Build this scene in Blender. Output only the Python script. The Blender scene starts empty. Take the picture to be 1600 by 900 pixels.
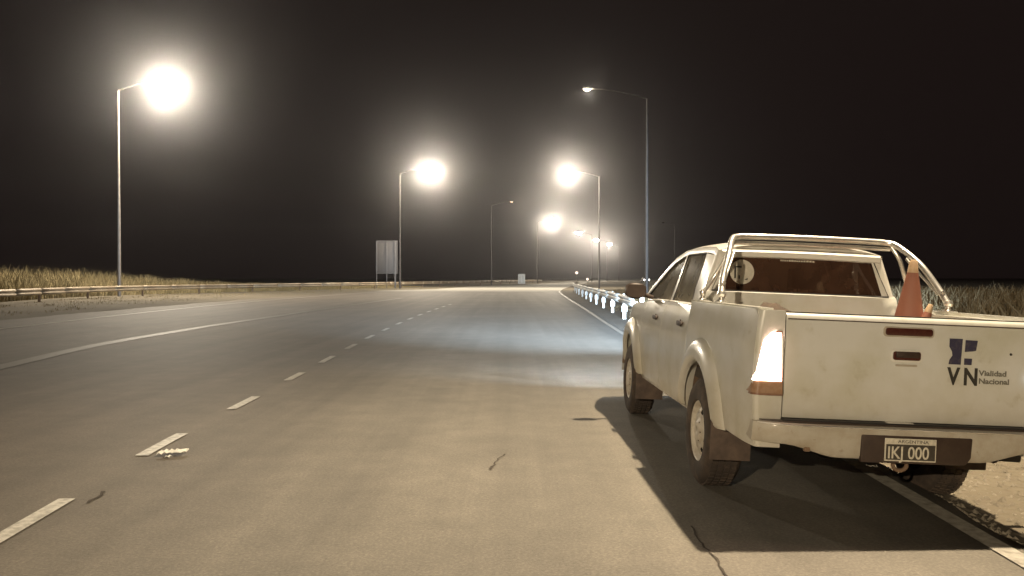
import bpy, bmesh, math, random
import numpy as np
from mathutils import Vector, Matrix
random.seed(7)
PI = math.pi
R = math.radians
S = bpy.context.scene
COL = S.collection

# ------------------------------------------------------------------ camera
cd = bpy.data.cameras.new('camera'); cam = bpy.data.objects.new('camera', cd); COL.objects.link(cam)
cd.sensor_width = 36.0; cd.lens = 1288.0 / 1600 * 36; cd.clip_start = 0.05; cd.clip_end = 4000
CH = 1.476
cam.location = (0, 0, CH); cam.rotation_euler = (R(90) - math.atan(17 / 1288.0), 0, 0)
S.camera = cam

# ------------------------------------------------------------------ world (night sky glow) and exposure
w = bpy.data.worlds.new('World'); S.world = w; w.use_nodes = True
bg = w.node_tree.nodes['Background']
bg.inputs['Color'].default_value = (1.0, 0.62, 0.56, 1); bg.inputs['Strength'].default_value = 0.0085
S.view_settings.view_transform = 'Standard'; S.view_settings.look = 'None'
S.view_settings.exposure = 0.0; S.view_settings.gamma = 1.0
S.render.engine = 'CYCLES'
cy = S.cycles
cy.use_denoising = True
cy.max_bounces = 6; cy.diffuse_bounces = 3; cy.glossy_bounces = 3; cy.transmission_bounces = 4
cy.volume_bounces = 0; cy.transparent_max_bounces = 8
cy.sample_clamp_indirect = 4.0; cy.caustics_reflective = False; cy.caustics_refractive = False

LAMP_WARM = (1.0, 0.81, 0.56)
LAMP_WHITE = (1.0, 0.87, 0.68)
HAZE_DENSITY = 0.00052
HAZE_G = 0.955

# ------------------------------------------------------------------ materials
MATS = {}
def mat(name, color, rough=0.6, metal=0.0, noise=None, noise2=None, bump=None, emit=None, strength=0.0, coat=0.0, alpha=1.0, spec=0.5, stretch=None):
    """noise=(scale, other colour, lo, hi); noise2 the same, laid over it; bump=(scale, strength, distance)"""
    if name in MATS: return MATS[name]
    m = bpy.data.materials.new(name); m.use_nodes = True
    nt = m.node_tree; p = nt.nodes['Principled BSDF']
    p.inputs['Base Color'].default_value = (*color, 1)
    p.inputs['Roughness'].default_value = rough; p.inputs['Metallic'].default_value = metal
    p.inputs['Specular IOR Level'].default_value = spec
    p.inputs['Coat Weight'].default_value = coat; p.inputs['Coat Roughness'].default_value = 0.12
    if emit: p.inputs['Emission Color'].default_value = (*emit, 1); p.inputs['Emission Strength'].default_value = strength
    tc = nt.nodes.new('ShaderNodeTexCoord'); last = None
    for i, nz in enumerate([noise, noise2]):
        if not nz: continue
        sc, c2, lo, hi = nz[:4]; st = nz[4] if len(nz) > 4 else (1, 1, 1)
        mp = nt.nodes.new('ShaderNodeMapping'); mp.inputs['Scale'].default_value = st
        nt.links.new(tc.outputs['Object'], mp.inputs['Vector'])
        n = nt.nodes.new('ShaderNodeTexNoise'); n.inputs['Scale'].default_value = sc; n.inputs['Detail'].default_value = 7
        n.inputs['Roughness'].default_value = 0.62
        nt.links.new(mp.outputs[0], n.inputs['Vector'])
        r = nt.nodes.new('ShaderNodeMapRange'); r.inputs[1].default_value = lo; r.inputs[2].default_value = hi
        nt.links.new(n.outputs['Fac'], r.inputs[0])
        mx = nt.nodes.new('ShaderNodeMix'); mx.data_type = 'RGBA'
        nt.links.new(r.outputs[0], mx.inputs['Factor'])
        if last: nt.links.new(last, mx.inputs['A'])
        else: mx.inputs['A'].default_value = (*color, 1)
        mx.inputs['B'].default_value = (*c2, 1)
        last = mx.outputs['Result']
    if last: nt.links.new(last, p.inputs['Base Color'])
    if bump:
        n = nt.nodes.new('ShaderNodeTexNoise'); n.inputs['Scale'].default_value = bump[0]; n.inputs['Detail'].default_value = 6
        nt.links.new(tc.outputs['Object'], n.inputs['Vector'])
        b = nt.nodes.new('ShaderNodeBump'); b.inputs['Strength'].default_value = bump[1]; b.inputs['Distance'].default_value = bump[2]
        nt.links.new(n.outputs['Fac'], b.inputs['Height']); nt.links.new(b.outputs[0], p.inputs['Normal'])
    MATS[name] = m
    return m

def emitter(name, color, strength):
    m = bpy.data.materials.new(name); m.use_nodes = True; nt = m.node_tree; nt.nodes.clear()
    e = nt.nodes.new('ShaderNodeEmission'); e.inputs[0].default_value = (*color, 1); e.inputs[1].default_value = strength
    o = nt.nodes.new('ShaderNodeOutputMaterial'); nt.links.new(e.outputs[0], o.inputs[0]); MATS[name] = m
    return m

def glassy(name, tint, dust, dustfac, trans):
    """window glass: tinted see-through, a glossy face and a film of dust and painted sheen"""
    m = bpy.data.materials.new(name); m.use_nodes = True; nt = m.node_tree; nt.nodes.clear()
    N = nt.nodes.new
    t = N('ShaderNodeBsdfTransparent'); t.inputs[0].default_value = (*tint, 1)
    g = N('ShaderNodeBsdfGlossy'); g.inputs['Roughness'].default_value = 0.06; g.inputs[0].default_value = (.9, .9, .9, 1)
    d = N('ShaderNodeBsdfDiffuse'); d.inputs[0].default_value = (*dust, 1)
    tc = N('ShaderNodeTexCoord'); n = N('ShaderNodeTexNoise'); n.inputs['Scale'].default_value = 5; n.inputs['Detail'].default_value = 5
    nt.links.new(tc.outputs['Object'], n.inputs['Vector'])
    mr = N('ShaderNodeMapRange'); mr.inputs[1].default_value = .3; mr.inputs[2].default_value = .7
    mr.inputs[3].default_value = dustfac * .5; mr.inputs[4].default_value = dustfac
    nt.links.new(n.outputs['Fac'], mr.inputs[0])
    m1 = N('ShaderNodeMixShader'); nt.links.new(mr.outputs[0], m1.inputs[0]); nt.links.new(t.outputs[0], m1.inputs[1]); nt.links.new(d.outputs[0], m1.inputs[2])
    fr = N('ShaderNodeFresnel'); fr.inputs[0].default_value = 1.5
    m2 = N('ShaderNodeMixShader'); nt.links.new(fr.outputs[0], m2.inputs[0]); nt.links.new(m1.outputs[0], m2.inputs[1]); nt.links.new(g.outputs[0], m2.inputs[2])
    o = N('ShaderNodeOutputMaterial'); nt.links.new(m2.outputs[0], o.inputs[0]); MATS[name] = m
    return m

M_paint = mat('dusty_white_paint', (.61, .61, .58), .38, noise=(2.2, (.50, .49, .40), .42, .72), noise2=(9, (.40, .37, .27), .60, .86), bump=(3, .05, .01), coat=.6)
def road_film(m):
    # splashed road dust that thins out upwards on the lower panels
    nt = m.node_tree; N = nt.nodes.new; L = nt.links.new; p = nt.nodes['Principled BSDF']
    old = p.inputs['Base Color'].links[0].from_socket
    tc = N('ShaderNodeTexCoord'); sp = N('ShaderNodeSeparateXYZ'); L(tc.outputs['Object'], sp.inputs[0])
    z = N('ShaderNodeMapRange'); z.inputs[1].default_value = 1.05; z.inputs[2].default_value = .45; L(sp.outputs['Z'], z.inputs[0])
    n = N('ShaderNodeTexNoise'); n.inputs['Scale'].default_value = 3.5; n.inputs['Detail'].default_value = 8; n.inputs['Roughness'].default_value = .7; L(tc.outputs['Object'], n.inputs['Vector'])
    k = N('ShaderNodeMath'); k.operation = 'MULTIPLY_ADD'; L(z.outputs[0], k.inputs[0]); L(n.outputs['Fac'], k.inputs[1]); k.inputs[2].default_value = -.05
    k2 = N('ShaderNodeMath'); k2.operation = 'MULTIPLY'; k2.use_clamp = True; L(k.outputs[0], k2.inputs[0]); k2.inputs[1].default_value = 1.35
    mx = N('ShaderNodeMix'); mx.data_type = 'RGBA'; L(k2.outputs[0], mx.inputs['Factor']); L(old, mx.inputs['A']); mx.inputs['B'].default_value = (.34, .285, .185, 1)
    L(mx.outputs['Result'], p.inputs['Base Color'])
    r_ = N('ShaderNodeMapRange'); r_.inputs[3].default_value = .32; r_.inputs[4].default_value = .7; L(k2.outputs[0], r_.inputs[0]); L(r_.outputs[0], p.inputs['Roughness'])
road_film(M_paint)
M_roofpaint = mat('clean_white_paint', (.68, .67, .63), .32, noise=(3, (.60, .58, .52), .4, .7), coat=.4)
M_dirtypaint = mat('grimy_white_paint', (.42, .39, .33), .5, noise=(6, (.30, .25, .18), .42, .75), noise2=(30, (.24, .19, .13), .62, .8), coat=.1)
M_chrome = mat('chrome_tube', (.86, .84, .79), .30, .85, noise=(14, (.55, .53, .5), .5, .8))
M_rubber = mat('dusty_tyre_rubber', (.045, .034, .027), .9, noise=(9, (.11, .078, .055), .45, .75))
M_flap = mat('mud_flap_rubber', (.07, .05, .04), .8, noise=(9, (.14, .10, .075), .4, .75))
M_rim = mat('steel_rim', (.55, .51, .44), .5, .1, noise=(14, (.34, .28, .21), .45, .75))
M_black = mat('black_plastic', (.02, .018, .017), .6, noise=(15, (.05, .042, .036), .5, .8))
M_brownplastic = mat('dark_brown_plastic', (.035, .021, .015), .5, noise=(12, (.06, .04, .028), .45, .8))
M_dark = mat('underbody_grime', (.045, .035, .03), .9, noise=(7, (.08, .06, .045), .4, .75))
M_well = mat('wheel_well_dirt', (.17, .11, .07), .95, noise=(6, (.10, .065, .045), .4, .75), bump=(30, .5, .01))
M_bedliner = mat('bed_floor_metal', (.38, .36, .32), .6, noise=(5, (.25, .22, .18), .4, .75))
M_seat = mat('seat_fabric', (.16, .10, .07), .9, noise=(20, (.10, .06, .045), .4, .7))
M_rearglass = glassy('tinted_rear_glass', (.22, .12, .07), (.078, .042, .027), .80, 0)
M_sideglass = glassy('dusty_sheen_side_glass', (.25, .22, .18), (.34, .31, .24), .85, 0)  # the grey dust film also paints in the sheen reflected by the windows
M_frontglass = glassy('windscreen_glass', (.7, .75, .72), (.2, .2, .18), .08, 0)
M_taillit = emitter('lit_tail_lamp', (1.0, .64, .50), 40.0)
M_tailred = mat('red_lamp_lens', (.20, .11, .075), .25, noise=(40, (.26, .15, .10), .4, .7), coat=.6)
M_tailamber = mat('amber_lamp_lens', (.26, .17, .11), .25, noise=(40, (.20, .11, .06), .4, .7), coat=.6, emit=(1.0, .5, .22), strength=.05)
M_strip = mat('dark_red_lens', (.055, .014, .010), .3, noise=(50, (.085, .028, .02), .4, .7), coat=.4)
M_navy = mat('faded_navy_vinyl', (.035, .032, .066), .5, noise=(45, (.10, .088, .095), .5, .8))
M_ink = mat('black_vinyl', (.03, .027, .022), .55, noise=(90, (.08, .07, .06), .5, .8))
M_greyink = mat('worn_grey_vinyl', (.12, .115, .09), .6, noise=(140, (.3, .28, .24), .45, .8))
M_vinylwhite = mat('white_sticker', (.52, .50, .43), .5, noise=(20, (.42, .40, .34), .4, .7))
M_plate = mat('plate_black', (.045, .038, .03), .4, noise=(50, (.10, .09, .07), .5, .8))
M_platewhite = mat('plate_white', (.62, .58, .48), .4, noise=(70, (.45, .42, .34), .4, .7))
M_orange = mat('faded_orange_cone', (.26, .10, .066), .65, noise=(9, (.25, .10, .06), .4, .7))
M_conetop = mat('cone_tip', (.50, .36, .22), .6, noise=(20, (.42, .28, .17), .4, .7))
M_head = emitter('lit_headlamp', (.80, .90, 1.0), 40.0)
M_galv = mat('galvanised_steel', (.42, .41, .38), .5, .55, noise=(4, (.30, .28, .24), .4, .7))
M_oldrail = mat('weathered_rail_steel', (.36, .30, .22), .55, .4, noise=(.8, (.24, .18, .12), .4, .7), noise2=(6, (.16, .11, .07), .6, .85))
M_postw = mat('white_post_paint', (.62, .62, .60), .5, noise=(12, (.66, .66, .62), .4, .7))
M_reflect = mat('white_reflector_glow', (.88, .90, .92), .25, coat=.5, noise=(30, (.8, .82, .84), .4, .7), emit=(.9, .96, 1), strength=.35)  # faint emission stands in for headlight thrown back by the reflectors
M_rust = mat('rusty_post', (.20, .13, .08), .8, noise=(8, (.11, .07, .045), .4, .7))
M_pole_lit = mat('pole_steel_lit', (.26, .23, .20), .5, .3, noise=(2, (.18, .16, .14), .4, .7))  # pole steel with the brightness of the nearest lamp painted in
M_pole_dim = mat('pole_steel_dim', (.085, .074, .066), .6, .1, noise=(2, (.06, .052, .045), .4, .7))  # same steel painted darker, for poles lost in the night
M_headcase = mat('lamp_housing', (.30, .28, .26), .5, .3, noise=(6, (.22, .2, .18), .4, .7))
M_signback = mat('sign_back_sheet', (.09, .08, .074), .5, .3, noise=(2, (.10, .09, .082), .4, .7))
M_signrib = mat('sign_rib_steel', (.13, .12, .115), .5, .3, noise=(5, (.10, .09, .085), .4, .7))
M_paper = mat('white_paper', (.88, .87, .80), .7, noise=(60, (.8, .79, .72), .4, .7))
M_cloth = mat('dark_canvas', (.05, .035, .025), .9, noise=(30, (.09, .06, .04), .4, .7))

# ground materials
def asphalt_material():
    m = bpy.data.materials.new('worn_asphalt'); m.use_nodes = True; nt = m.node_tree; p = nt.nodes['Principled BSDF']
    N = nt.nodes.new; L = nt.links.new
    tc = N('ShaderNodeTexCoord')
    def noise(scale, st=(1, 1, 1), det=6, rough=.6):
        mp = N('ShaderNodeMapping'); mp.inputs['Scale'].default_value = st; L(tc.outputs['Object'], mp.inputs[0])
        n = N('ShaderNodeTexNoise'); n.inputs['Scale'].default_value = scale; n.inputs['Detail'].default_value = det; n.inputs['Roughness'].default_value = rough
        L(mp.outputs[0], n.inputs['Vector']); return n.outputs['Fac']
    def rng(f, a, b, c, d):
        r = N('ShaderNodeMapRange'); r.inputs[1].default_value = a; r.inputs[2].default_value = b; r.inputs[3].default_value = c; r.inputs[4].default_value = d
        L(f, r.inputs[0]); return r.outputs[0]
    def mul(a, b):
        k = N('ShaderNodeMath'); k.operation = 'MULTIPLY'; L(a, k.inputs[0]); L(b, k.inputs[1]); return k.outputs[0]
    big = rng(noise(.30, det=5), .3, .7, .82, 1.14)
    streak = rng(noise(1.0, (1.5, .03, 1), 4), .3, .7, .78, 1.16)
    blot = rng(noise(2.6, det=6), .3, .75, .86, 1.12)
    fine = rng(noise(48, det=4, rough=.85), .25, .75, .62, 1.38)
    v = N('ShaderNodeTexVoronoi'); v.inputs['Scale'].default_value = 55; L(tc.outputs['Object'], v.inputs['Vector'])
    agg = rng(v.outputs['Distance'], .05, .6, 1.12, .88)
    f = mul(mul(mul(mul(big, streak), blot), fine), agg)
    # sparse pale specks and dark spots, as in old chip seal
    sp = rng(noise(9, det=8, rough=.8), .72, .80, 1.0, 1.5)
    dk = rng(noise(3.7, det=8, rough=.75), .26, .33, .62, 1.0)
    f = mul(mul(f, sp), dk)
    # lamplight falloff painted into the asphalt: darker and browner left of the dashes
    sep = N('ShaderNodeSeparateXYZ'); L(tc.outputs['Object'], sep.inputs[0])
    lane = rng(sep.outputs['X'], -4.6, -1.2, 0.0, 1.0)
    lf = N('ShaderNodeMix'); lf.data_type = 'RGBA'; L(lane, lf.inputs['Factor']); lf.inputs['A'].default_value = (.150, .126, .100, 1); lf.inputs['B'].default_value = (.190, .172, .142, 1)
    vm = N('ShaderNodeVectorMath'); vm.operation = 'SCALE'; L(lf.outputs['Result'], vm.inputs[0]); L(f, vm.inputs['Scale'])
    L(vm.outputs[0], p.inputs['Base Color'])
    p.inputs['Roughness'].default_value = .72
    b = N('ShaderNodeBump'); b.inputs['Strength'].default_value = .5; b.inputs['Distance'].default_value = .006
    nb = noise(85, det=4, rough=.75); L(nb, b.inputs['Height']); L(b.outputs[0], p.inputs['Normal'])
    return m
M_asphalt = asphalt_material()
M_dirt = mat('dry_verge_dirt', (.125, .105, .073), .95, noise=(.35, (.16, .137, .098), .4, .65), noise2=(7, (.09, .072, .05), .50, .80), bump=(9, .8, .05))
M_glare_and_plinth = mat('road_glare_and_plinth', (.36, .345, .31), .8, noise=(.5, (.29, .275, .24), .35, .7), noise2=(8, (.25, .235, .2), .5, .8))  # pale tone for lamp glare on far asphalt; also the cabinet plinth
def worn_line(name, col, wear_lo, wear_hi):
    return mat(name, col, .6, noise=(14, (.20, .185, .155), wear_lo, wear_hi), noise2=(60, (.30, .28, .24), .55, .8), bump=(80, .3, .004))
M_line = worn_line('road_paint', (.58, .56, .50), .44, .72)
M_faded = worn_line('worn_road_paint', (.170, .150, .122), .26, .56)
M_crack = mat('crack_shadow', (.05, .04, .032), .95, noise=(30, (.09, .075, .06), .4, .7))
M_grass = mat('dry_grass', (.30, .235, .12), .9, noise=(.6, (.20, .16, .075), .35, .65))
M_grass2 = mat('dull_dry_grass', (.32, .24, .13), .9, noise=(.6, (.22, .17, .09), .35, .65))

# ------------------------------------------------------------------ mesh helpers
class MB:
    def __init__(s): s.v = []; s.f = []; s.mi = []
    def add(s, vs, fs, mi=0):
        o = len(s.v); s.v += [tuple(map(float, p)) for p in vs]; s.f += [tuple(i + o for i in f) for f in fs]; s.mi += [mi] * len(fs)
    def box(s, x0, x1, y0, y1, z0, z1, mi=0):
        s.add([(x0, y0, z0), (x1, y0, z0), (x1, y1, z0), (x0, y1, z0), (x0, y0, z1), (x1, y0, z1), (x1, y1, z1), (x0, y1, z1)],
              [(3, 2, 1, 0), (4, 5, 6, 7), (0, 1, 5, 4), (1, 2, 6, 5), (2, 3, 7, 6), (3, 0, 4, 7)], mi)
    def prism(s, poly, axis, a, b, mi=0):
        """poly: 2D points, extruded along axis from a to b"""
        def P(p, t):
            return {'x': (t, p[0], p[1]), 'y': (p[0], t, p[1]), 'z': (p[0], p[1], t)}[axis]
        n = len(poly); vs = [P(p, a) for p in poly] + [P(p, b) for p in poly]
        fs = [tuple(range(n))[::-1], tuple(range(n, 2 * n))] + [(i, (i + 1) % n, n + (i + 1) % n, n + i) for i in range(n)]
        s.add(vs, fs, mi)
    def tube(s, pts, r, seg=10, mi=0, cap=True):
        pts = [Vector(p) for p in pts]; n = len(pts); rs = r if isinstance(r, (list, tuple)) else [r] * n
        vs = []; fs = []; up = None
        for i, p in enumerate(pts):
            t = (pts[min(i + 1, n - 1)] - pts[max(i - 1, 0)]).normalized()
            if up is None:
                up = Vector((0, 0, 1)) if abs(t.z) < .9 else Vector((0, 1, 0))
            a = t.cross(up).normalized(); b = a.cross(t).normalized(); up = b
            for k in range(seg):
                an = 2 * PI * k / seg; vs.append(p + (a * math.cos(an) + b * math.sin(an)) * rs[i])
        for i in range(n - 1):
            for k in range(seg):
                k2 = (k + 1) % seg; fs.append((i * seg + k, i * seg + k2, (i + 1) * seg + k2, (i + 1) * seg + k))
        if cap: fs.append(tuple(range(seg))[::-1]); fs.append(tuple((n - 1) * seg + k for k in range(seg)))
        s.add(vs, fs, mi)
    def lathe(s, prof, axis='z', c=(0, 0, 0), seg=32, mi=0):
        """prof: (radius, along) pairs"""
        vs = []; fs = []; n = len(prof)
        for k in range(seg):
            a = 2 * PI * k / seg
            for r, h in prof:
                q = {'z': (r * math.cos(a), r * math.sin(a), h), 'x': (h, r * math.cos(a), r * math.sin(a)), 'y': (r * math.cos(a), h, r * math.sin(a))}[axis]
                vs.append((q[0] + c[0], q[1] + c[1], q[2] + c[2]))
        for k in range(seg):
            k2 = (k + 1) % seg
            for i in range(n - 1): fs.append((k * n + i, k2 * n + i, k2 * n + i + 1, k * n + i + 1))
        s.add(vs, fs, mi)
    def grid(s, rows, mi=0):
        n = len(rows[0]); vs = [p for r in rows for p in r]; fs = []
        for i in range(len(rows) - 1):
            for j in range(n - 1): fs.append((i * n + j, i * n + j + 1, (i + 1) * n + j + 1, (i + 1) * n + j))
        s.add(vs, fs, mi)
    def build(s, name, mats, parent=None, bevel=0, angle=32, solid=0, seg=2):
        me = bpy.data.meshes.new(name); me.from_pydata(s.v, [], s.f)
        mats = mats if isinstance(mats, (list, tuple)) else [mats]
        for m in mats: me.materials.append(m)
        me.polygons.foreach_set('material_index', s.mi)
        bm = bmesh.new(); bm.from_mesh(me)
        bmesh.ops.remove_doubles(bm, verts=bm.verts, dist=1e-5)
        bmesh.ops.recalc_face_normals(bm, faces=bm.faces)
        if bevel:
            es = [e for e in bm.edges if len(e.link_faces) == 2 and e.calc_face_angle(0) > R(30)]
            bmesh.ops.bevel(bm, geom=es, offset=bevel, segments=seg, affect='EDGES', profile=.6, clamp_overlap=True)
        for f in bm.faces: f.smooth = True
        for e in bm.edges:
            if len(e.link_faces) == 2 and e.calc_face_angle(0) > R(angle): e.smooth = False
        bm.to_mesh(me); bm.free()
        o = bpy.data.objects.new(name, me); COL.objects.link(o)
        if solid:
            md = o.modifiers.new('thickness', 'SOLIDIFY'); md.thickness = solid; md.offset = 0
        if parent: o.parent = parent
        return o

def tag(o, label=None, cat=None, group=None, kind=None):
    if label: o['label'] = label
    if cat: o['category'] = cat
    if group: o['group'] = group
    if kind: o['kind'] = kind
    return o
def empty(name, loc=(0, 0, 0), rz=0):
    o = bpy.data.objects.new(name, None); COL.objects.link(o); o.location = loc; o.rotation_euler = (0, 0, rz); o.empty_display_size = .2
    return o
def copy_tree(o, parent=None):
    c = o.copy(); COL.objects.link(c)
    if parent: c.parent = parent
    for ch in [k for k in o.children]: copy_tree(ch, c)
    return c
def lerp(a, b, t): return a + (b - a) * t
def sm(x): x = max(0, min(1, x)); return x * x * (3 - 2 * x)
def crv(pts):
    """smooth function through (y, x) knots"""
    ys = np.array([p[0] for p in pts], float); xs = np.array([p[1] for p in pts], float); m = np.gradient(xs, ys)
    def f(y):
        if y <= ys[0]: return xs[0]
        if y >= ys[-1]: return xs[-1] + m[-1] * (y - ys[-1])
        i = int(np.searchsorted(ys, y) - 1); i = max(i, 0); h = ys[i + 1] - ys[i]; t = (y - ys[i]) / h
        return float((2*t**3-3*t*t+1)*xs[i] + (t**3-2*t*t+t)*h*m[i] + (-2*t**3+3*t*t)*xs[i+1] + (t**3-t*t)*h*m[i+1])
    return f

# ------------------------------------------------------------------ ground
left_edge = crv([(-60, -15), (0, -16.8), (29, -17.6), (50, -17.7), (65, -17.0), (83, -14.6), (104, -9.0), (149, 0.5), (193, 8), (252, 16), (300, 25), (341, 34), (500, 80)])
right_line = crv([(-60, 2.2), (0, 2.59), (4.25, 2.65), (6.6, 2.72), (21.8, 2.90), (38, 3.36), (60, 3.95), (86, 4.95), (110, 7), (150, 11.5), (193, 17), (252, 24), (300, 34), (341, 44), (500, 92)])
def pave_edge(y): return right_line(y) + .17 + .025 * math.sin(y * 2.3) + .018 * math.sin(y * 5.9 + 1)

def dirt_z(x, y):
    d = x - pave_edge(y)
    z = -.02
    if d > -.02:
        near = 1 - sm((y - 12) / 10)
        z = -.012 - .062 * sm((d + .02) / .16) * (near + .35 * (1 - near))
        z += .10 * sm((d - 1.2) / 4)
        z += .012 * math.sin(x * 3.1 + y * 1.7) * sm((d - .6) / .8) + .010 * math.sin(x * 7.3 - y * 4.1) * sm((d - .6) / .8)
    l = left_edge(y) - x
    if l > 0:
        z += .05 * sm(l / 3) + .55 * sm((l - 13) / 12) * (1 - sm((y - 75) / 60))
    return z
def ysteps():
    ys = [-900, -400, -200, -100, -60, -30, -15, -6]; y = -3.0
    while y < 14: ys.append(y); y += .25
    while y < 40: ys.append(y); y += .8
    while y < 220: ys.append(y); y += 3
    while y < 900: ys.append(y); y += 40
    return ys + [900]
XO = [-860, -400, -200, -120, -80, -60, -50, -42, -38, -34, -31, -28, -26, -24, -22, -20, -19, -18.3, -17.8, -17.2, -16, -10, -4, 0, 1, 1.8, 2.2, 2.5]
rows = []
for y in ysteps():
    pe = pave_edge(y); row = []
    base = pe - 2.8
    xs = [x + base for x in XO if x + base < pe - .05]
    xs += [pe + d for d in (-.02, .02, .06, .10, .15, .22, .3, .42, .55, .7, .9, 1.1, 1.35, 1.6, 2, 2.4, 2.9, 3.4, 4, 5, 6, 8, 10, 14, 20, 30, 50, 90, 160, 300, 860)]
    rows.append([(x, y, dirt_z(x, y)) for x in xs])
mb = MB(); mb.grid(rows); g = mb.build('ground', M_dirt, angle=80); tag(g, 'pale dry dirt verge and open ground on both sides of the road', kind='structure')

def strip(name, xa, xb, ys, z, m, thick=0, **kw):
    b = MB(); b.grid([[(xa(y), y, z), (lerp(xa(y), xb(y), .5), y, z), (xb(y), y, z)] for y in ys])
    return b.build(name, m)
yr = [-60, -30, -15] + [float(v) for v in np.arange(-6, 14, .25)] + [float(v) for v in np.arange(14, 60, 1)] + [float(v) for v in np.arange(60, 560, 5)]
b = MB(); rws = []
for y in yr:
    pe = pave_edge(y); le = left_edge(y) + .12 * math.sin(y * .9) + .08 * math.sin(y * 2.7)
    rws.append([(le - .05, y, -.03)] + [(lerp(le, pe, t), y, 0) for t in (0, .1, .3, .5, .7, .85, .95, 1)] + [(pe + .03, y, -.05)])
b.grid(rws); road = b.build('road', M_asphalt, angle=60); tag(road, 'wide asphalt highway curving away to the right', kind='structure')
b = MB(); b.grid([[(lerp(left_edge(y) - 3, right_line(y) + .1, t) + 0, y + 3.0 * (1 - t) * (y < 86), .004) for t in np.linspace(0, 1, 9)] for y in list(np.arange(84, 190, 4.))])  # pale sheet paints in the grazing glare of the far lamps
ap = b.build('far_road_glare', M_glare_and_plinth); tag(ap, 'far stretch of road with lamp glare painted in as a pale sheet', kind='structure')

# painted lines
def line(name, f, y0, y1, width, m, z=.008, step=.5, label=None):
    ys = list(np.arange(y0, y1, step)) + [y1]
    b = MB(); b.grid([[(f(y) - width / 2, y, z), (f(y) + width / 2, y, z)] for y in ys]); o = b.build(name, m)
    tag(o, label, kind='structure'); return o
M_edge = worn_line('dusty_edge_paint', (.40, .38, .33), .40, .66)
line('edge_line', right_line, -4, 150, .125, M_edge, label='white edge line running under the parked pickup')
lineA = crv([(-5, -6.6), (6, -7.4), (13.3, -8.35), (17.5, -8.95), (23.2, -9.1), (32.8, -8.8), (45, -8.4), (70, -7.0)])
line('worn_line', lineA, -4, 58, .36, M_faded, label='wide worn pale line across the middle of the road')
lineB = crv([(-5, -11.5), (10, -13.3), (23, -14.5), (35, -15.35), (50, -15.6), (65, -14.9), (83, -12.6), (104, -7)])
line('outer_line', lineB, -4, 80, .16, M_line, label='thin white line near the left edge of the asphalt')
dash_x = crv([(2.5, -2.72), (5.04, -2.92), (7.26, -3.08), (9.65, -3.14), (12.3, -3.22), (20.2, -3.5), (30.7, -3.6), (42, -3.4), (60, -2.6)])
dash_y = [2.4] + [4.9, 7.25, 9.65, 12.2, 14.75, 17.5, 20.3, 23.2, 26.2, 29.2, 32.2, 35.2, 38.2, 41.2, 44.2]
for i, y in enumerate(dash_y):
    L2 = .55 if i == 1 else .48 if i < 5 else .6
    b = MB(); b.grid([[(dash_x(t) - .055, t, .008), (dash_x(t) + .055, t, .008)] for t in np.linspace(y - L2, y + L2, 5)])
    o = b.build('lane_dash', M_line)
    o['kind'] = 'structure'; o['group'] = 'short white dashes of the lane line'; o['label'] = 'short white painted lane dash on the asphalt'

# cracks in the asphalt
def px(u, v, z=0):
    th = math.atan(17 / 1288.0); d = Vector(((u - 800) / 1288, 1, -(v - 450) / 1288)); d = Vector((d.x, math.cos(th) * d.y + math.sin(th) * d.z, -math.sin(th) * d.y + math.cos(th) * d.z))
    t = (z - CH) / d.z; return Vector((d.x * t, d.y * t, z))
def crack(pix, wd, label):
    P = [px(*p) for p in pix]; Q = []
    for a, c in zip(P[:-1], P[1:]):
        n = max(2, int((c - a).length / .05))
        for k in range(n): Q.append(a.lerp(c, k / n) + Vector((random.uniform(-.012, .012), random.uniform(-.012, .012), 0)))
    b = MB(); b.grid([[(q.x - wd * random.uniform(.2, .7), q.y, .005), (q.x + wd * random.uniform(.2, .7), q.y, .005)] for q in Q])
    o = b.build('crack', M_crack); tag(o, label, kind='structure')
crack([(1080, 822), (1095, 846), (1115, 872), (1135, 898), (1160, 960)], .012, 'thin crack in the asphalt running from the rear of the shadow')
crack([(766, 735), (775, 722), (790, 708)], .018, 'short dark crack in the middle of the near lane')
crack([(138, 786), (156, 775), (168, 764)], .03, 'dark scar in the asphalt beside the nearest dash')

# ------------------------------------------------------------------ litter
def paper():
    root = MB(); rows = []
    c = px(270, 711)
    for i in range(11):
        row = []
        for j in range(9):
            a = i / 10 - .5; d = j / 8 - .5
            row.append((c.x + a * .20 + .012 * math.sin(j * 2.1), c.y + d * .13 + a * .05 + .01 * math.sin(i * 3), .012 + .022 * abs(math.sin(i * 1.7 + j * 1.3)) + .01 * random.random()))
        rows.append(row)
    root.grid(rows)
    root.grid([[(c.x - .02 + .02 * k, c.y - .06 - .03 * j, .006 + .012 * ((j + k) % 2)) for k in range(3)] for j in range(3)])
    o = root.build('crumpled_paper', M_paper, angle=20)
    md = o.modifiers.new('thickness', 'SOLIDIFY'); md.thickness = .002
    tag(o, 'crumpled white scrap of paper on the road beside a dash', 'litter')
paper()

# ------------------------------------------------------------------ guard rails
WB = [(-.155, 0), (-.14, .03), (-.10, .08), (-.06, .08), (-.03, .02), (0, .005), (.03, .02), (.06, .08), (.10, .08), (.14, .03), (.155, 0)]
def beam_section(path, z, side, m, parent, hw=1.0):
    b = MB(); rows = []
    for i, p in enumerate(path):
        t = (Vector(path[min(i + 1, len(path) - 1)]) - Vector(path[max(i - 1, 0)])).normalized(); nx = Vector((-t.y, t.x)) * side
        rows.append([(p[0] + nx.x * (.06 + o), p[1] + nx.y * (.06 + o), z(p[0], p[1]) + h * hw) for h, o in WB])
    b.grid(rows); return b.build('rail_beam', m, parent, solid=.004)

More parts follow.
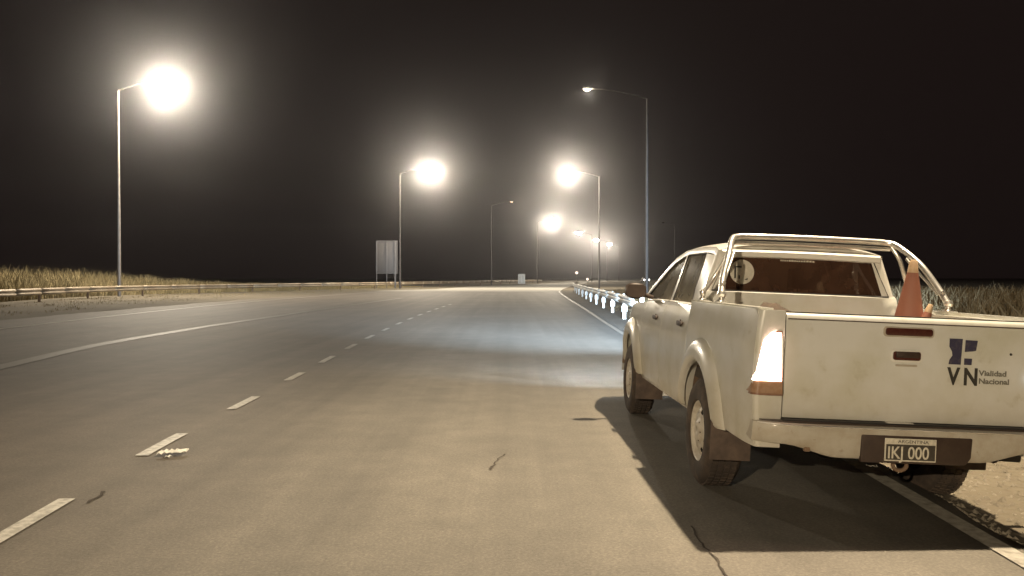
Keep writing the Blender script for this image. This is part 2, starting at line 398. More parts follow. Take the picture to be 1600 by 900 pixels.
# left rail, far side of the left verge
lr = [(-23.0, 24), (-24.4, 32), (-26.0, 41.6), (-27.8, 50), (-28.6, 56), (-28.6, 62), (-27.4, 70), (-24.9, 79), (-21.8, 88), (-18.6, 97), (-15.6, 106), (-12.8, 117), (-9.6, 131), (-6, 147), (-2, 165), (3, 187), (7.5, 207)]
def resample(pts, step):
    out = []; P = [Vector(p) for p in pts]
    # densify by Catmull-Rom
    D = []
    for i in range(len(P) - 1):
        p0 = P[max(i - 1, 0)]; p1 = P[i]; p2 = P[i + 1]; p3 = P[min(i + 2, len(P) - 1)]
        for k in range(12):
            t = k / 12; D.append(.5 * ((2 * p1) + (p2 - p0) * t + (2 * p0 - 5 * p1 + 4 * p2 - p3) * t * t + (3 * p1 - p0 - 3 * p2 + p3) * t ** 3))
    D.append(P[-1]); acc = 0; out = [D[0]]
    for a, c in zip(D[:-1], D[1:]):
        L = (c - a).length; s = step - acc
        while s <= L: out.append(a.lerp(c, s / L)); s += step
        acc = L - (s - step)
    return out
rail = empty('guard_rail', (-26, 41.6, 0)); tag(rail, 'long weathered steel guard rail along the left dirt verge', 'guard rail')
pp = resample(lr, 4.0)
for i in range(len(pp) - 1):
    o = beam_section([tuple(pp[i].lerp(pp[i + 1], k / 3)) for k in range(4)], lambda x, y: dirt_z(x, y) + .62, -1, M_oldrail, rail, 1.25)
    o.matrix_parent_inverse = Matrix.Translation((26, -41.6, 0))
postmb = MB(); postmb.box(-.06, .06, -.05, .05, -.3, .82); pm = None
for i, p in enumerate(pp[::2]):
    if pm is None:
        o = postmb.build('post', M_rust, rail, bevel=.006); pm = o
    else: o = pm.copy(); COL.objects.link(o)
    o.location = (p.x + 26, p.y - 41.6, dirt_z(p.x, p.y) )

# right rail: starts past the pickup, white footed posts with reflectors
def rrx(y): return right_line(y) + .72 + .012 * max(0, y - 20)
rr = empty('guard_rail', (rrx(24.3), 24.3, 0)); tag(rr, 'bright guard rail right of the edge line with white footed posts', 'guard rail')
inv = Matrix.Translation((-rrx(24.3), -24.3, 0))
ys = [24.3]
while ys[-1] < 112: ys.append(ys[-1] + (5.35 if ys[-1] < 52 else 6.5))
for a, c in zip(ys[:-1], ys[1:]):
    o = beam_section([(rrx(lerp(a, c, k / 3)), lerp(a, c, k / 3)) for k in range(4)], lambda x, y: .72, 1, M_galv, rr, 1.0)
    o.matrix_parent_inverse = inv
p0 = MB(); p0.box(-.06, .06, -.06, .06, -.3, .88); p0o = None
for y in ys:
    if p0o is None:
        p0o = p0.build('post', M_galv, rr, bevel=.006); o = p0o
        f = MB(); f.box(-.095, .095, -.075, .07, 0.23, .45); fo = f.build('white_foot', M_postw, o, bevel=.01)
        q = MB(); q.box(-.17, -.135, -.09, .09, .62, .75); qo = q.build('reflector', M_reflect, o, bevel=.008)
    else:
        o = p0o.copy(); COL.objects.link(o)
        for ch in (fo, qo):
            k = ch.copy(); COL.objects.link(k); k.parent = o
    o.location = (rrx(y) - rrx(24.3) + .10, y - 24.3, 0)

# ------------------------------------------------------------------ tall dry grass
def grass(name, spots, m, label, hfun, wd):
    n = len(spots); V = np.zeros((n * 5, 3)); F = []
    for i, (x, y) in enumerate(spots):
        z = dirt_z(x, y); h = hfun(x, y) * random.uniform(.45, 1.08); a = random.uniform(0, PI * 2); lean = random.uniform(.08, .62) * h; la = random.uniform(0, PI * 2)
        w_ = wd * random.uniform(.6, 1.5); dx, dy = math.cos(a) * w_, math.sin(a) * w_; lx, ly = math.cos(la) * lean, math.sin(la) * lean
        V[i*5] = (x - dx, y - dy, z - .03); V[i*5+1] = (x + dx, y + dy, z - .03)
        V[i*5+2] = (x + dx * .8 + lx * .35, y + dy * .8 + ly * .35, z + h * .6); V[i*5+3] = (x - dx * .8 + lx * .35, y - dy * .8 + ly * .35, z + h * .6)
        V[i*5+4] = (x + lx, y + ly, z + h)
        o = i * 5; F.append((o, o + 1, o + 2, o + 3)); F.append((o + 3, o + 2, o + 4))
    me = bpy.data.meshes.new(name); me.from_pydata(V.tolist(), [], F); me.materials.append(m)
    o = bpy.data.objects.new(name, me); COL.objects.link(o); tag(o, label, 'grass', kind='stuff')
railx = crv([(q.y, q.x) for q in pp])
sp = []
def clump(x, y): return .5 + .5 * math.sin(x * .9 + 1.3 * math.sin(y * .31)) * math.sin(y * .55 + x * .2)
while len(sp) < 80000:
    y = 24 + 100 * random.random() ** 1.3; x = railx(y) - 2.2 - 26 * random.random() ** 1.6
    if random.random() < .5 + .5 * clump(x, y): sp.append((x, y))
def hl(x, y):
    d = railx(y) - x; return (.35 + 1.35 * sm((d - 1) / 8)) * (.75 + .5 * clump(x * 1.7, y)) * (1 - .72 * sm((y - 66) / 34))
grass('tall_grass', sp, M_grass, 'tall dry grass growing behind the left guard rail', hl, .024)
sp = []
while len(sp) < 42000:
    y = 5 + 75 * random.random() ** 1.4; x = pave_edge(y) + 3.2 + 30 * random.random() ** 1.5
    if random.random() < .3 + .7 * clump(x, y): sp.append((x, y))
def hr(x, y):
    d = x - pave_edge(y); return (.3 + .72 * sm((d - 3) / 6)) * (.8 + .4 * clump(x * 2.1, y * 1.3)) * (1 - .35 * sm((y - 30) / 40))
grass('tall_grass', sp, M_grass2, 'dull dry grass growing right of the pickup beyond the verge', hr, .02)
# low tufts on the near verge
sp = []
while len(sp) < 5000:
    y = 3 + 40 * random.random() ** 1.5; x = pave_edge(y) + .9 + 2.6 * random.random() ** .6
    if clump(x * 3, y * 3) > .55: sp.append((x, y))
grass('short_grass', sp, M_grass2, 'short sparse grass on the dirt right of the pickup', lambda x, y: .09, .006)
sp = []
while len(sp) < 3500:
    y = 26 + 80 * random.random(); x = lerp(railx(y), left_edge(y), random.random() ** 1.6 * .8)
    if clump(x * 1.2, y * 1.1) > .45: sp.append((x, y))
grass('short_grass', sp, M_grass, 'short yellow grass on the verge before the left guard rail', lambda x, y: .10, .012)

def gravel(name, n, place, m, label, r0, r1):
    V = []; F = []
    for i in range(n):
        x, y = place(); z = dirt_z(x, y); q = random.uniform(r0, r1); a = random.uniform(0, PI)
        c_, s_ = math.cos(a) * q, math.sin(a) * q; o = len(V)
        V += [(x + c_, y + s_, z), (x - s_ * .7, y + c_ * .7, z + q * .1), (x - c_, y - s_, z), (x + s_ * .8, y - c_ * .8, z + q * .1), (x + c_ * .2, y + s_ * .1, z + q * random.uniform(.5, .9))]
        F += [(o, o + 1, o + 4), (o + 1, o + 2, o + 4), (o + 2, o + 3, o + 4), (o + 3, o, o + 4)]
    me = bpy.data.meshes.new(name); me.from_pydata(V, [], F); me.materials.append(m)
    o = bpy.data.objects.new(name, me); COL.objects.link(o); tag(o, label, 'gravel', kind='stuff')
M_stone = mat('verge_stone', (.26, .23, .18), .9, noise=(1.7, (.13, .11, .08), .35, .65))
def pl_right():
    y = 3 + 13 * random.random() ** 1.3; return pave_edge(y) + .04 + 3.6 * random.random() ** 1.4, y
gravel('gravel', 9000, pl_right, M_stone, 'loose gravel strewn on the dirt beside the white edge line', .006, .028)
# ------------------------------------------------------------------ street lamps
def street_lamp(base, arm, height, label, power, color=LAMP_WARM, glow=400., glass_r=.30, group='street lamps along the highway', lit_side=1, soft=.22, direction=None, cone_angle=0, pole_mat=None):
    """arm: signed reach in x; direction: unit vector of the arm in plan"""
    x, y = base; z0 = min(0, dirt_z(x, y))
    root = empty('street_lamp', (x, y, z0)); tag(root, label, 'street lamp', group)
    d = Vector(direction or ((1, 0) if arm > 0 else (-1, 0))); L = abs(arm)
    b = MB(); H = height - z0
    b.tube([(0, 0, 0), (0, 0, 1.2), (0, 0, H * .5), (0, 0, H * .96)], [.13, .125, .10, .07], 14)
    b.box(-.2, .2, -.2, .2, 0, .04)
    b.build('pole', pole_mat or M_pole_dim, root)
    b = MB(); pts = [(0, 0, H * .96)] + [(d.x * L * t, d.y * L * t, H * .96 + (H * .04 + .12) * math.sin(t * PI / 2)) for t in (.04, .12, .3, .5, .75, .92)]
    b.tube(pts, [.068, .066, .06, .052, .046, .042, .04], 12)
    b.build('arm', M_pole_dim, root)
    # cobra head housing with a glowing bowl below, oversized on bright lamps to imitate glare
    hd = MB(); ax = math.atan2(d.y, d.x); rows = []
    for i in range(9):
        t = i / 8; wv = .06 + .16 * math.sin(min(1, t * 1.25) * PI / 2) * (1 if t < .8 else 1 - (t - .8) * 2.2); hv = .05 + .09 * math.sin(t * PI)
        row = []
        for k in range(13):
            a = PI * k / 12; row.append((L * .92 + t * .85 - .1, math.cos(a) * wv, H + .10 + math.sin(a) * hv))
        rows.append(row + [row[0]])
    hd.grid(rows)
    for ring, rv in ((rows[0], 0), (rows[-1], 1)):
        hd.add(ring[:-1], [tuple(range(13))])
    rot = Matrix.Rotation(ax, 4, 'Z')
    hd.v = [tuple(rot @ Vector(v)) for v in hd.v]
    head = hd.build('lamp_head', M_headcase, root, angle=50)
    gx = L * .92 + .42
    gl = MB(); prof = [(0.001, -glass_r * .62)] + [(glass_r * math.cos(a), -glass_r * .62 * math.sin(a)) for a in np.linspace(PI / 2 * .92, 0, 7)] + [(glass_r * .97, .03)]
    gl.lathe(prof, 'z', (0, 0, 0), 20); gl.v = [(v[0] * 1.15, v[1] * .9, v[2]) for v in gl.v]
    gl.v = [tuple(rot @ Vector((v[0] + gx, v[1], v[2] + H + .09))) for v in gl.v]
    nm = 'lamp_glass_%d_%d' % (int(glow), int(color[2] * 100))
    em = MATS.get(nm) or emitter(nm, color, glow)
    gl.build('lamp_glass', em, head)
    if power:
        ld = bpy.data.lights.new('lamp_light', 'SPOT' if cone_angle else 'POINT'); ld.energy = power; ld.color = color; ld.shadow_soft_size = soft
        if cone_angle: ld.spot_size = R(cone_angle); ld.spot_blend = 1.0
        lo = bpy.data.objects.new('lamp_light', ld); COL.objects.link(lo); lo.parent = root
        c = rot @ Vector((gx, 0, H - glass_r * .75 - .1)); lo.location = c
    return root

P = 20000.
street_lamp((-29.3, 61.5), 3.5, 16.0, 'brightest street lamp, nearest on the left behind the guard rail', P, LAMP_WHITE, 900, .58, pole_mat=M_pole_lit)
street_lamp((-14.2, 104.5), 3.7, 15.2, 'blazing street lamp beside the large sign seen from behind', P, LAMP_WHITE, 700, .42)
street_lamp((-3.7, 149), 3.5, 15.0, 'dim lamp on a faint pole between the two left rows', 150, (1, .7, .5), 5, .20)
street_lamp((6.0, 193), 3.4, 15.0, 'lit street lamp on a faint pole left of the far cluster', P * .85, LAMP_WHITE, 700, .42)
street_lamp((9.65, 59), -4.2, 14.8, 'nearest right street lamp with a dim small light on its arm', 260, LAMP_WHITE, 22, .20)
street_lamp((11.2, 106), -3.9, 15.0, 'lit street lamp second on the right, arm reaching left', P * .8, LAMP_WHITE, 700, .42)
street_lamp((24.4, 252), -3.9, 15.0, 'lit far street lamp, first of the three lowest lights', P * .34, LAMP_WHITE, 700, .74)
street_lamp((34.6, 300), -3.9, 15.0, 'lit far street lamp, middle of the three lowest lights', P * .34, LAMP_WHITE, 700, .78)
street_lamp((44.2, 341), -3.9, 15.0, 'lit farthest street lamp, lowest light right of the far row', P * .34, LAMP_WHITE, 700, .78)
street_lamp((39.0, 198), -2.5, 14.5, 'unlit thin lamp post rising behind the pickup windscreen', 0, LAMP_WHITE, .02, .28)
# lamps just outside the frame: one over the pickup, one behind the camera
street_lamp((7.35, 6.7), -3.3, 9.0, 'street lamp over the parked pickup, outside the picture', 8900, LAMP_WARM, 100, .12, soft=.10, cone_angle=124)
street_lamp((-16.5, -25.0), 3.4, 9.4, 'street lamp behind the camera on the left, outside the picture', 30000, LAMP_WARM, 100, .12, soft=.10)

# ------------------------------------------------------------------ far sign, box, post lights, oncoming car
def back_sign():
    root = empty('road_sign', (-16.4, 107, 0)); tag(root, 'large road sign seen from behind on three pale posts', 'road sign')
    b = MB(); b.box(-1.25, 1.55, -.02, .02, 1.9, 6.2); b.build('panel', M_signback, root, bevel=.005)
    for x, wv in ((-1.15, .10), (.15, .10), (1.25, .20)):
        b = MB(); b.box(x - wv / 2, x + wv / 2, -.14, -.025, -.1, 6.15); b.build('post', M_signrib, root, bevel=.01)
    for z in (6.12,):
        b = MB(); b.box(-1.2, 1.5, -.06, -.022, z - .04, z + .04); b.build('rib', M_signrib, root)
    b = MB(); b.box(1.02, 1.55, -.05, -.023, 1.95, 6.15); b.build('stiffener', M_signback, root)
back_sign()
def cabinet():
    root = empty('roadside_cabinet', (2.0, 172, 0)); tag(root, 'small pale box standing beside the far bend of the road', 'cabinet')
    b = MB(); b.box(-.75, .75, -.4, .4, .12, 2.0); b.build('case', M_postw, root, bevel=.04)
    b = MB(); b.prism([(-.85, 2.0), (.85, 2.0), (.7, 2.14), (-.7, 2.14)], 'y', -.5, .5); b.build('roof', M_galv, root)
    b = MB(); b.box(-.66, -.03, -.43, -.402, .25, 1.9); b.build('door', M_galv, root)
    b = MB(); b.box(.03, .66, -.43, -.402, .25, 1.9); b.build('door', M_galv, root)
    b = MB(); b.box(-.8, .8, -.5, .5, 0, .12); b.build('plinth', M_glare_and_plinth, root)
cabinet()
def marker(x, y, h, s, label):
    root = empty('marker_post', (x, y, 0)); tag(root, label, 'marker post', 'lit marker posts by the far road')
    b = MB(); b.tube([(0, 0, 0), (0, 0, h * .5), (0, 0, h)], [.09, .08, .07], 10); b.box(-.22, .22, -.06, .06, h, h + .4); b.build('post', M_galv, root)
    b = MB(); b.lathe([(0.001, -.14), (s * .7, -.13), (s, -.07), (s, .0)], 'y', (0, 0, h + .2), 16); b.build('signal_light', MATS.get('marker_lit') or emitter('marker_lit', (1, .8, .68), 2.2), root)
marker(19.6, 250, 2.6, .42, 'small lit marker left of the far lamp row')
marker(19.2, 210, .75, .30, 'low lit marker where the right rail begins to fade')
def far_car():
    root = empty('parked_car', (37.25, 228, 0), 0); tag(root, 'far car facing the camera with both headlights lit', 'car')
    prof = [(-.0, .35), (-.02, .75), (.15, .92), (1.1, 1.0), (1.75, 1.45), (3.1, 1.47), (3.9, 1.05), (4.4, .98), (4.45, .4)]
    b = MB(); rows = []
    for x, k in ((-.86, .93), (-.80, .99), (-.4, 1), (0, 1.01), (.4, 1), (.80, .99), (.86, .93)):
        rows.append([(x * (1 if z < 1.05 else .84), y, z * k) for y, z in prof])
    b.grid(rows)
    for rw in (rows[0], rows[-1]): b.add(rw, [tuple(range(len(rw)))])
    b.build('body', M_headcase, root)
    b = MB(); b.add([(-.66, 1.14, 1.05), (.66, 1.14, 1.05), (.6, 1.70, 1.43), (-.6, 1.70, 1.43)], [(0, 1, 2, 3)]); b.build('windscreen', M_black, root, solid=.02)
    for sx in (-1, 1):
        b = MB(); b.lathe([(.001, -.07), (.12, -.05), (.17, -.0), (.17, .05)], 'y', (sx * .66, -.02, .72), 16); b.build('headlight', MATS.get('far_headlamp') or emitter('far_headlamp', (1, .95, .88), 22 if sx else 0), root)
        for yy in (.8, 3.5):
            b = MB(); b.lathe([(.15, -.1), (.31, -.1), (.33, -.05), (.33, .05), (.31, .1), (.15, .1), (.001, .1)], 'x', (sx * .78, yy, .33), 20); b.build('wheel', M_rubber, root)
far_car()
# ------------------------------------------------------------------ the pickup (x right, y forward from the rear bumper face, z up)
TX, TY, TA, TRO = 2.234, 4.65, -.0185, .0427
truck = empty('pickup_truck', (TX - .89 + .89 * math.cos(TRO), TY, .89 * math.sin(TRO) + .002))
truck.rotation_mode = 'ZYX'
truck.matrix_world = Matrix.Translation((TX, TY, .002)) @ Matrix.Rotation(-TA, 4, 'Z') @ Matrix.Translation((-.89, 0, 0)) @ Matrix.Rotation(TRO, 4, 'Y') @ Matrix.Translation((.89, 0, 0))
tag(truck, 'dusty white double cab pickup parked half on the verge with its tail lamps lit', 'pickup truck')
RW, FW, TR = 1.265, 4.325, .375          # wheel centres, tyre radius
AR = .50                               # arch opening radius
zk = [.40, .50, .62, .80, .95, 1.06, 1.15, 1.22, 1.27, 1.31]
xc = [.845, .865, .878, .884, .882, .872, .852, .828, .800, .785]       # cab side profile
xbd = [.855, .876, .888, .896, .898, .896, .890, .883, .876, .865]      # bed side profile
def side_x(y, z):
    k = 1 - sm((y - 1.70) / .16)
    x = lerp(float(np.interp(z, zk, xc)), float(np.interp(z, zk, xbd)), k)
    if y > 4.45: x -= .17 * ((y - 4.45) / .72) ** 2
    if y < .35: x -= .02 * ((.35 - y) / .25) ** 2
    return x
def arch(y, c, zs):
    d = abs(y - c)
    return math.sqrt(AR * AR - d * d) + TR + .03 if d < AR else -9
def lower(y):
    z = .50 if y < 1.72 else .47
    for c in (RW, FW):
        d = abs(y - c)
        if d < AR: z = max(z, TR + .03 + math.sqrt(max(0, AR * AR - d * d)))
    if y > 4.8: z = max(z, .45)
    return z
def ystn(a, b):
    ys = set([a, b]); 
    for v in np.arange(a, b, .06): ys.add(round(float(v), 4))
    for c in (RW, FW):
        for t in np.linspace(0, PI, 33):
            y = c - AR * math.cos(t)
            if a < y < b: ys.add(round(y, 4))
        for e in (c - AR - .001, c + AR + .001):
            if a < e < b: ys.add(e)
    return sorted(ys)
def panel(y0, y1, upper, sx, lo=lower, nz=14, edge=.02):
    """an outer body panel with its own turned-in edges"""
    mb = MB(); rows = []
    for y in ystn(y0, y1):
        a, c = lo(y), upper(y)
        row = [(sx * (side_x(y, a) - .05), y, a + .004)] + [(sx * side_x(y, lerp(a, c, k / nz)), y, lerp(a, c, k / nz)) for k in range(nz + 1)]
        row.append((sx * (side_x(y, c) - .03), y, c + .004)); rows.append(row)
    for rw_, s_ in ((rows[0], 1), (rows[-1], -1)):
        pass
    first = [(p[0] - sx * edge, p[1] + .003, p[2]) for p in rows[0]]; last = [(p[0] - sx * edge, p[1] - .003, p[2]) for p in rows[-1]]
    mb.grid([first] + rows + [last])
    return mb
BEDTOP = 1.29
BELT = 1.255
def belt(y): return BELT - .03 * sm((y - 3.0) / 1.4)
for sx in (-1, 1):
    # ---- bed side: skin, top rail, inner wall, rear corner pillar
    mb = panel(.115, 1.795, lambda y: BEDTOP, sx)
    mb.box(*(sorted((sx * .775, sx * .862))), .13, 1.775, BEDTOP - .05, BEDTOP + .012)
    bs = mb.build('bed_side', M_paint, truck, angle=38)
    mb = MB(); mb.box(*(sorted((sx * .735, sx * .774))), .15, 1.76, .80, BEDTOP - .01); mb.build('bed_inner_wall', M_paint, truck, bevel=.008)
    # rear corner pillar beside the tailgate
    mb = MB(); rows = []
    for z in np.linspace(.50, BEDTOP, 16):
        xo = side_x(.115, z)
        pl = [(.712, .150), (.712, .100)] + [(lerp(.712, xo - .035, t), .098) for t in (.3, .6, 1)] + [(xo - .012, .102), (xo - .002, .116), (xo - .0005, .135)]
        rows.append([(sx * p[0], p[1], z) for p in pl])
    mb.grid(rows); mb.add(rows[-1], [tuple(range(len(rows[-1])))])
    mb.build('rear_pillar', M_paint, truck, angle=50)
    # fender flare
    for c, nm in ((RW, 'rear'), (FW, 'front')):
        mb = MB(); rows = []
        for a in np.linspace(-.36, PI + .36, 49):
            rw_ = []
            for r, ox, fx in ((.665, -.006, None), (.655, .012, None), (.625, .034, None), (.575, .056, None), (.53, .062, None), (AR + .012, .056, None), (AR - .012, .040, None), (AR - .016, .012, None)):
                y = c + (AR + (r - AR) * (.72 - .34 * max(0, math.cos(a)))) * math.cos(a); z = TR + .02 + r * math.sin(a) * .98
                z = max(z, .49)
                fade = 1 if z > .5 else .6
                rw_.append((sx * (side_x(min(max(y, .12), 5.1), z) + ox * fade), y, z))
            rows.append(rw_)
        mb.grid(rows); mb.build('wheel_flare', M_paint, truck, angle=60)
        # wheel well
        mb = MB(); rows = []
        for a in np.linspace(.16, PI - .16, 25):
            y = c + (AR + .01) * math.cos(a); z = TR + .03 + (AR + .01) * math.sin(a)
            rows.append([(sx * .90, y, z), (sx * .50, y, z)])
        mb.grid(rows); mb.add([(sx * .50, c + (AR + .01) * math.cos(a), TR + .03 + (AR + .01) * math.sin(a)) for a in np.linspace(.16, PI - .16, 25)], [tuple(range(25))])
        mb.build('wheel_well', M_well, truck, angle=70)
    # ---- doors and front fender
    for nm, y0, y1, hy in (('rear_door', 1.822, 2.845, 2.02), ('front_door', 2.855, 3.83, 3.06)):
        if nm == 'rear_door':
            mb = panel(y0, y1, belt, sx)
        else:
            mb = panel(y0, y1, belt, sx)
        d = mb.build(nm, M_paint, truck, angle=38)
        zt = 1.10; xx = side_x(hy, zt)
        mb = MB(); mb.prism([(hy - .01, zt - .02), (hy + .14, zt - .02), (hy + .15, zt), (hy + .14, zt + .022), (hy - .01, zt + .022), (hy - .02, zt)], 'x', *sorted((sx * (xx + .012), sx * (xx + .024))))
        mb.box(*sorted((sx * (xx - .005), sx * (xx + .013))), hy - .01, hy + .012, zt - .012, zt + .012); mb.box(*sorted((sx * (xx - .005), sx * (xx + .013))), hy + .118, hy + .14, zt - .012, zt + .012)
        mb.build('handle', M_brownplastic, d, bevel=.006)
        mb = MB(); mb.lathe([(.001, .001), (.028, .002), (.032, -.006)], 'x', (0, 0, 0), 16)
        mb.v = [(sx * (abs(v[0]) + xx), v[1] + hy + .07, v[2] + zt) for v in mb.v]; mb.build('handle_recess', M_brownplastic, d)
        mb = MB(); ysb = np.linspace(y0 + .01, y1 - .005, 10)
        mb.grid([[(sx * (side_x(y, belt(y)) - .002), y, belt(y) - .006), (sx * (side_x(y, belt(y)) + .004), y, belt(y) + .004), (sx * (side_x(y, belt(y)) - .004), y, belt(y) + .016), (sx * (side_x(y, belt(y)) - .03), y, belt(y) + .016)] for y in ysb])
        mb.build('belt_moulding', M_roofpaint, d, angle=70)
    mb = panel(3.84, 5.12, lambda y: 1.215 - .02 * (y - 3.84) - .16 * sm((y - 4.3) / .95), sx); mb.build('front_fender', M_paint, truck, angle=40)
    # dark shut-line backing
    mb = MB()
    for y in (1.81, 2.85, 3.835):
        mb.box(*sorted((sx * .74, sx * (side_x(y, 1.2) - .025))), y - .04, y + .04, .5 if y > 1.9 else .95, 1.24)
    mb.build('door_jamb', M_black, truck)
    mb = MB(); mb.box(*sorted((sx * .60, sx * .845)), 1.80, 3.85, .44, .50); mb.build('sill', M_dirtypaint, truck, bevel=.015)

# ---- greenhouse: planes leaning inward
GX0, GX1, GZ0, GZ1 = .792, .635, 1.25, 1.735
def gx(z): return lerp(GX0, GX1, (z - GZ0) / (GZ1 - GZ0))
def gslab(poly, sx, thick, name, m, parent, out=0.0, bevel=.004):
    mb = MB(); n = len(poly)
    o = [(sx * (gx(z) + out), y, z) for y, z in poly]; i = [(sx * (gx(z) + out - thick), y, z) for y, z in poly]
    fs = [tuple(range(n)), tuple(range(n, 2 * n))[::-1]] + [(k, (k + 1) % n, n + (k + 1) % n, n + k) for k in range(n)]
    mb.add(o + i, fs); return mb.build(name, m, parent, bevel=bevel)
# side view knots: roofline
def roof_z(y):  # centre height of the roof
    return float(np.interp(y, [1.83, 1.95, 2.3, 2.8, 3.1, 3.3], [1.760, 1.782, 1.805, 1.805, 1.79, 1.765]))
def rail_z(y):
    return float(np.interp(y, [1.83, 1.95, 2.3, 2.7, 3.0, 3.3, 3.5, 3.75, 4.0, 4.2], [1.700, 1.728, 1.742, 1.742, 1.725, 1.672, 1.60, 1.49, 1.375, 1.27]))
for sx in (-1, 1):
    # roof rail + A pillar band
    top = [(y, rail_z(y)) for y in (1.86, 1.95, 2.1, 2.3, 2.5, 2.7, 2.85, 3.0, 3.15, 3.3, 3.5, 3.75, 4.0, 4.2)]
    bot = [(4.10, 1.262), (3.93, 1.335), (3.70, 1.440), (3.45, 1.552), (3.25, 1.622), (3.1, 1.652), (3.0, 1.668), (2.85, 1.682), (2.7, 1.688), (2.3, 1.688), (2.1, 1.682), (1.95, 1.668), (1.88, 1.64)]
    gslab(top + bot, sx, .05, 'roof_rail', M_roofpaint, truck)
    # C pillar, B pillar
    gslab([(1.80, 1.255), (2.06, 1.255), (2.13, 1.40), (2.17, 1.60), (2.19, 1.683), (1.905, 1.66), (1.885, 1.55)], sx, .06, 'rear_roof_pillar', M_roofpaint, truck, out=.0012)
    gslab([(2.80, 1.255), (2.90, 1.255), (2.90, 1.684), (2.83, 1.684)], sx, .05, 'middle_pillar', M_roofpaint, truck, out=.0014)
    gslab([(2.07, 1.262), (2.802, 1.262), (2.832, 1.684), (2.195, 1.684), (2.17, 1.60), (2.14, 1.40)], sx, .006, 'rear_side_glass', M_sideglass, truck, out=-.012, bevel=0)
    gslab([(2.90, 1.262), (4.08, 1.262), (3.92, 1.337), (3.69, 1.442), (3.44, 1.554), (3.24, 1.624), (3.0, 1.668), (2.90, 1.68)], sx, .006, 'front_side_glass', M_sideglass, truck, out=-.012, bevel=0)
    # thin rubber round the glass
    for ring in ([(2.07, 1.262), (2.802, 1.262), (2.832, 1.684), (2.195, 1.684), (2.17, 1.60), (2.14, 1.40)], [(2.90, 1.262), (4.06, 1.262), (3.92, 1.332), (3.69, 1.437), (3.44, 1.549), (3.24, 1.619), (3.0, 1.663), (2.90, 1.675)]):
        mb = MB(); P_ = [(sx * (gx(z) - .004), y, z) for y, z in ring]; mb.tube(P_ + [P_[0], P_[1]], .009, 6); mb.build('glass_seal', M_black, truck)
# roof skin
mb = MB(); rows = []
for y in [1.83, 1.86, 1.95, 2.1, 2.3, 2.5, 2.7, 2.9, 3.1, 3.22, 3.3]:
    rz_, cz = rail_z(y), roof_z(y); xr = gx(rz_) ; row = []
    for t in np.linspace(-1, 1, 21):
        row.append((xr * t * (1.0), y, rz_ + (cz - rz_) * (1 - abs(t) ** 3.2)))
    rows.append(row)
back = [(p[0] * .985, 1.835, p[2] - .045) for p in rows[0]]
mb.grid([back] + rows); mb.build('roof', M_roofpaint, truck, angle=50)
# rear lip above the back glass, cab back panel below it
mb = MB(); rows = []
for x in np.linspace(-.625, .625, 15):
    zc = 1.657 + .007 * (1 - (x / .6) ** 2)
    rows.append([(x, 1.842, zc - .012), (x, 1.818, zc - .004), (x, 1.812, zc + .035), (x, 1.828, zc + .050), (x, 1.86, zc + .055)])
mb.grid(rows); mb.build('roof_lip', M_roofpaint, truck, angle=40)
mb = MB(); rows = []
for z in (.82, 1.0, 1.2, 1.30, 1.374, 1.388):
    row = []
    for x in np.linspace(-1, 1, 13):
        hw = .785 if z < 1.25 else gx(max(z, 1.25)) + .005
        row.append((x * hw, 1.80 + (.02 if z > 1.38 else 0) + .012 * abs(x) ** 6, z))
    rows.append(row)
mb.grid(rows); mb.build('cab_back_panel', M_paint, truck, angle=50, solid=.01)
# pillars at the cab's rear corners joining side and back
for sx in (-1, 1):
    mb = MB(); rows = []
    for z in np.linspace(1.25, 1.69, 8):
        t = (z - 1.25) / .44; yb = 1.80 + .035 * t; x1 = gx(z)
        rows.append([(sx * (x1 - .10), yb + .004, z), (sx * (x1 - .03), yb, z), (sx * (x1 - .004), yb + .012, z), (sx * x1, yb + .05, z), (sx * x1, yb + .10, z)])
    mb.grid(rows); mb.build('cab_corner', M_roofpaint, truck, angle=70)
# back glass
mb = MB(); rows = []
for t in np.linspace(0, 1, 8):
    z = 1.382 + .29 * t; y = 1.812 + .030 * t; hw = lerp(.70, .575, t)
    rows.append([(hw * s_, y + .02 * abs(s_) ** 4, z) for s_ in np.linspace(-1, 1, 17)])
mb.grid(rows); rg = mb.build('rear_glass', M_rearglass, truck, angle=80)
mb = MB(); P_ = [(-.70, 1.384), (.70, 1.384), (.575, 1.664), (-.575, 1.664)]; mb.tube([(p[0], 1.808 + .03 * (p[1] - 1.362) / .31, p[1]) for p in P_ + P_[:2]], .008, 6); mb.build('glass_seal', M_black, truck)
def on_glass(x, z, o=.006):
    t = (z - 1.362) / .31; return (x, 1.812 + .030 * t - o, z)
# round sticker with its marks
cx_, cz_, rr_ = -.462, 1.535, .096
mb = MB(); ring = [on_glass(cx_ + rr_ * math.cos(a), cz_ + rr_ * math.sin(a)) for a in np.linspace(0, 2 * PI, 33)[:-1]]; mb.add(ring, [tuple(range(32))]); st = mb.build('round_sticker', M_vinylwhite, rg)
mb = MB()
for x0, x1, z0, z1 in ((-.062, -.046, -.052, .046), (-.046, -.004, .032, .046), (-.028, -.016, -.055, -.028), (.022, .045, -.062, -.054), (.036, .045, -.056, -.046)):
    mb.add([on_glass(cx_ + a, cz_ + b_, .008) for a, b_ in ((x0, z0), (x1, z0), (x1, z1), (x0, z1))], [(0, 1, 2, 3)])
mb.build('sticker_mark', M_ink, st)
# small worn lettering strip near the top of the glass
mb = MB(); x = -.16
while x < .10:
    wv = random.uniform(.008, .02); mb.add([on_glass(x, 1.632), on_glass(x + wv, 1.632), on_glass(x + wv, 1.642 + random.uniform(0, .006)), on_glass(x, 1.644)], [(0, 1, 2, 3)]); x += wv + .006
mb.build('glass_print', M_vinylwhite, rg)
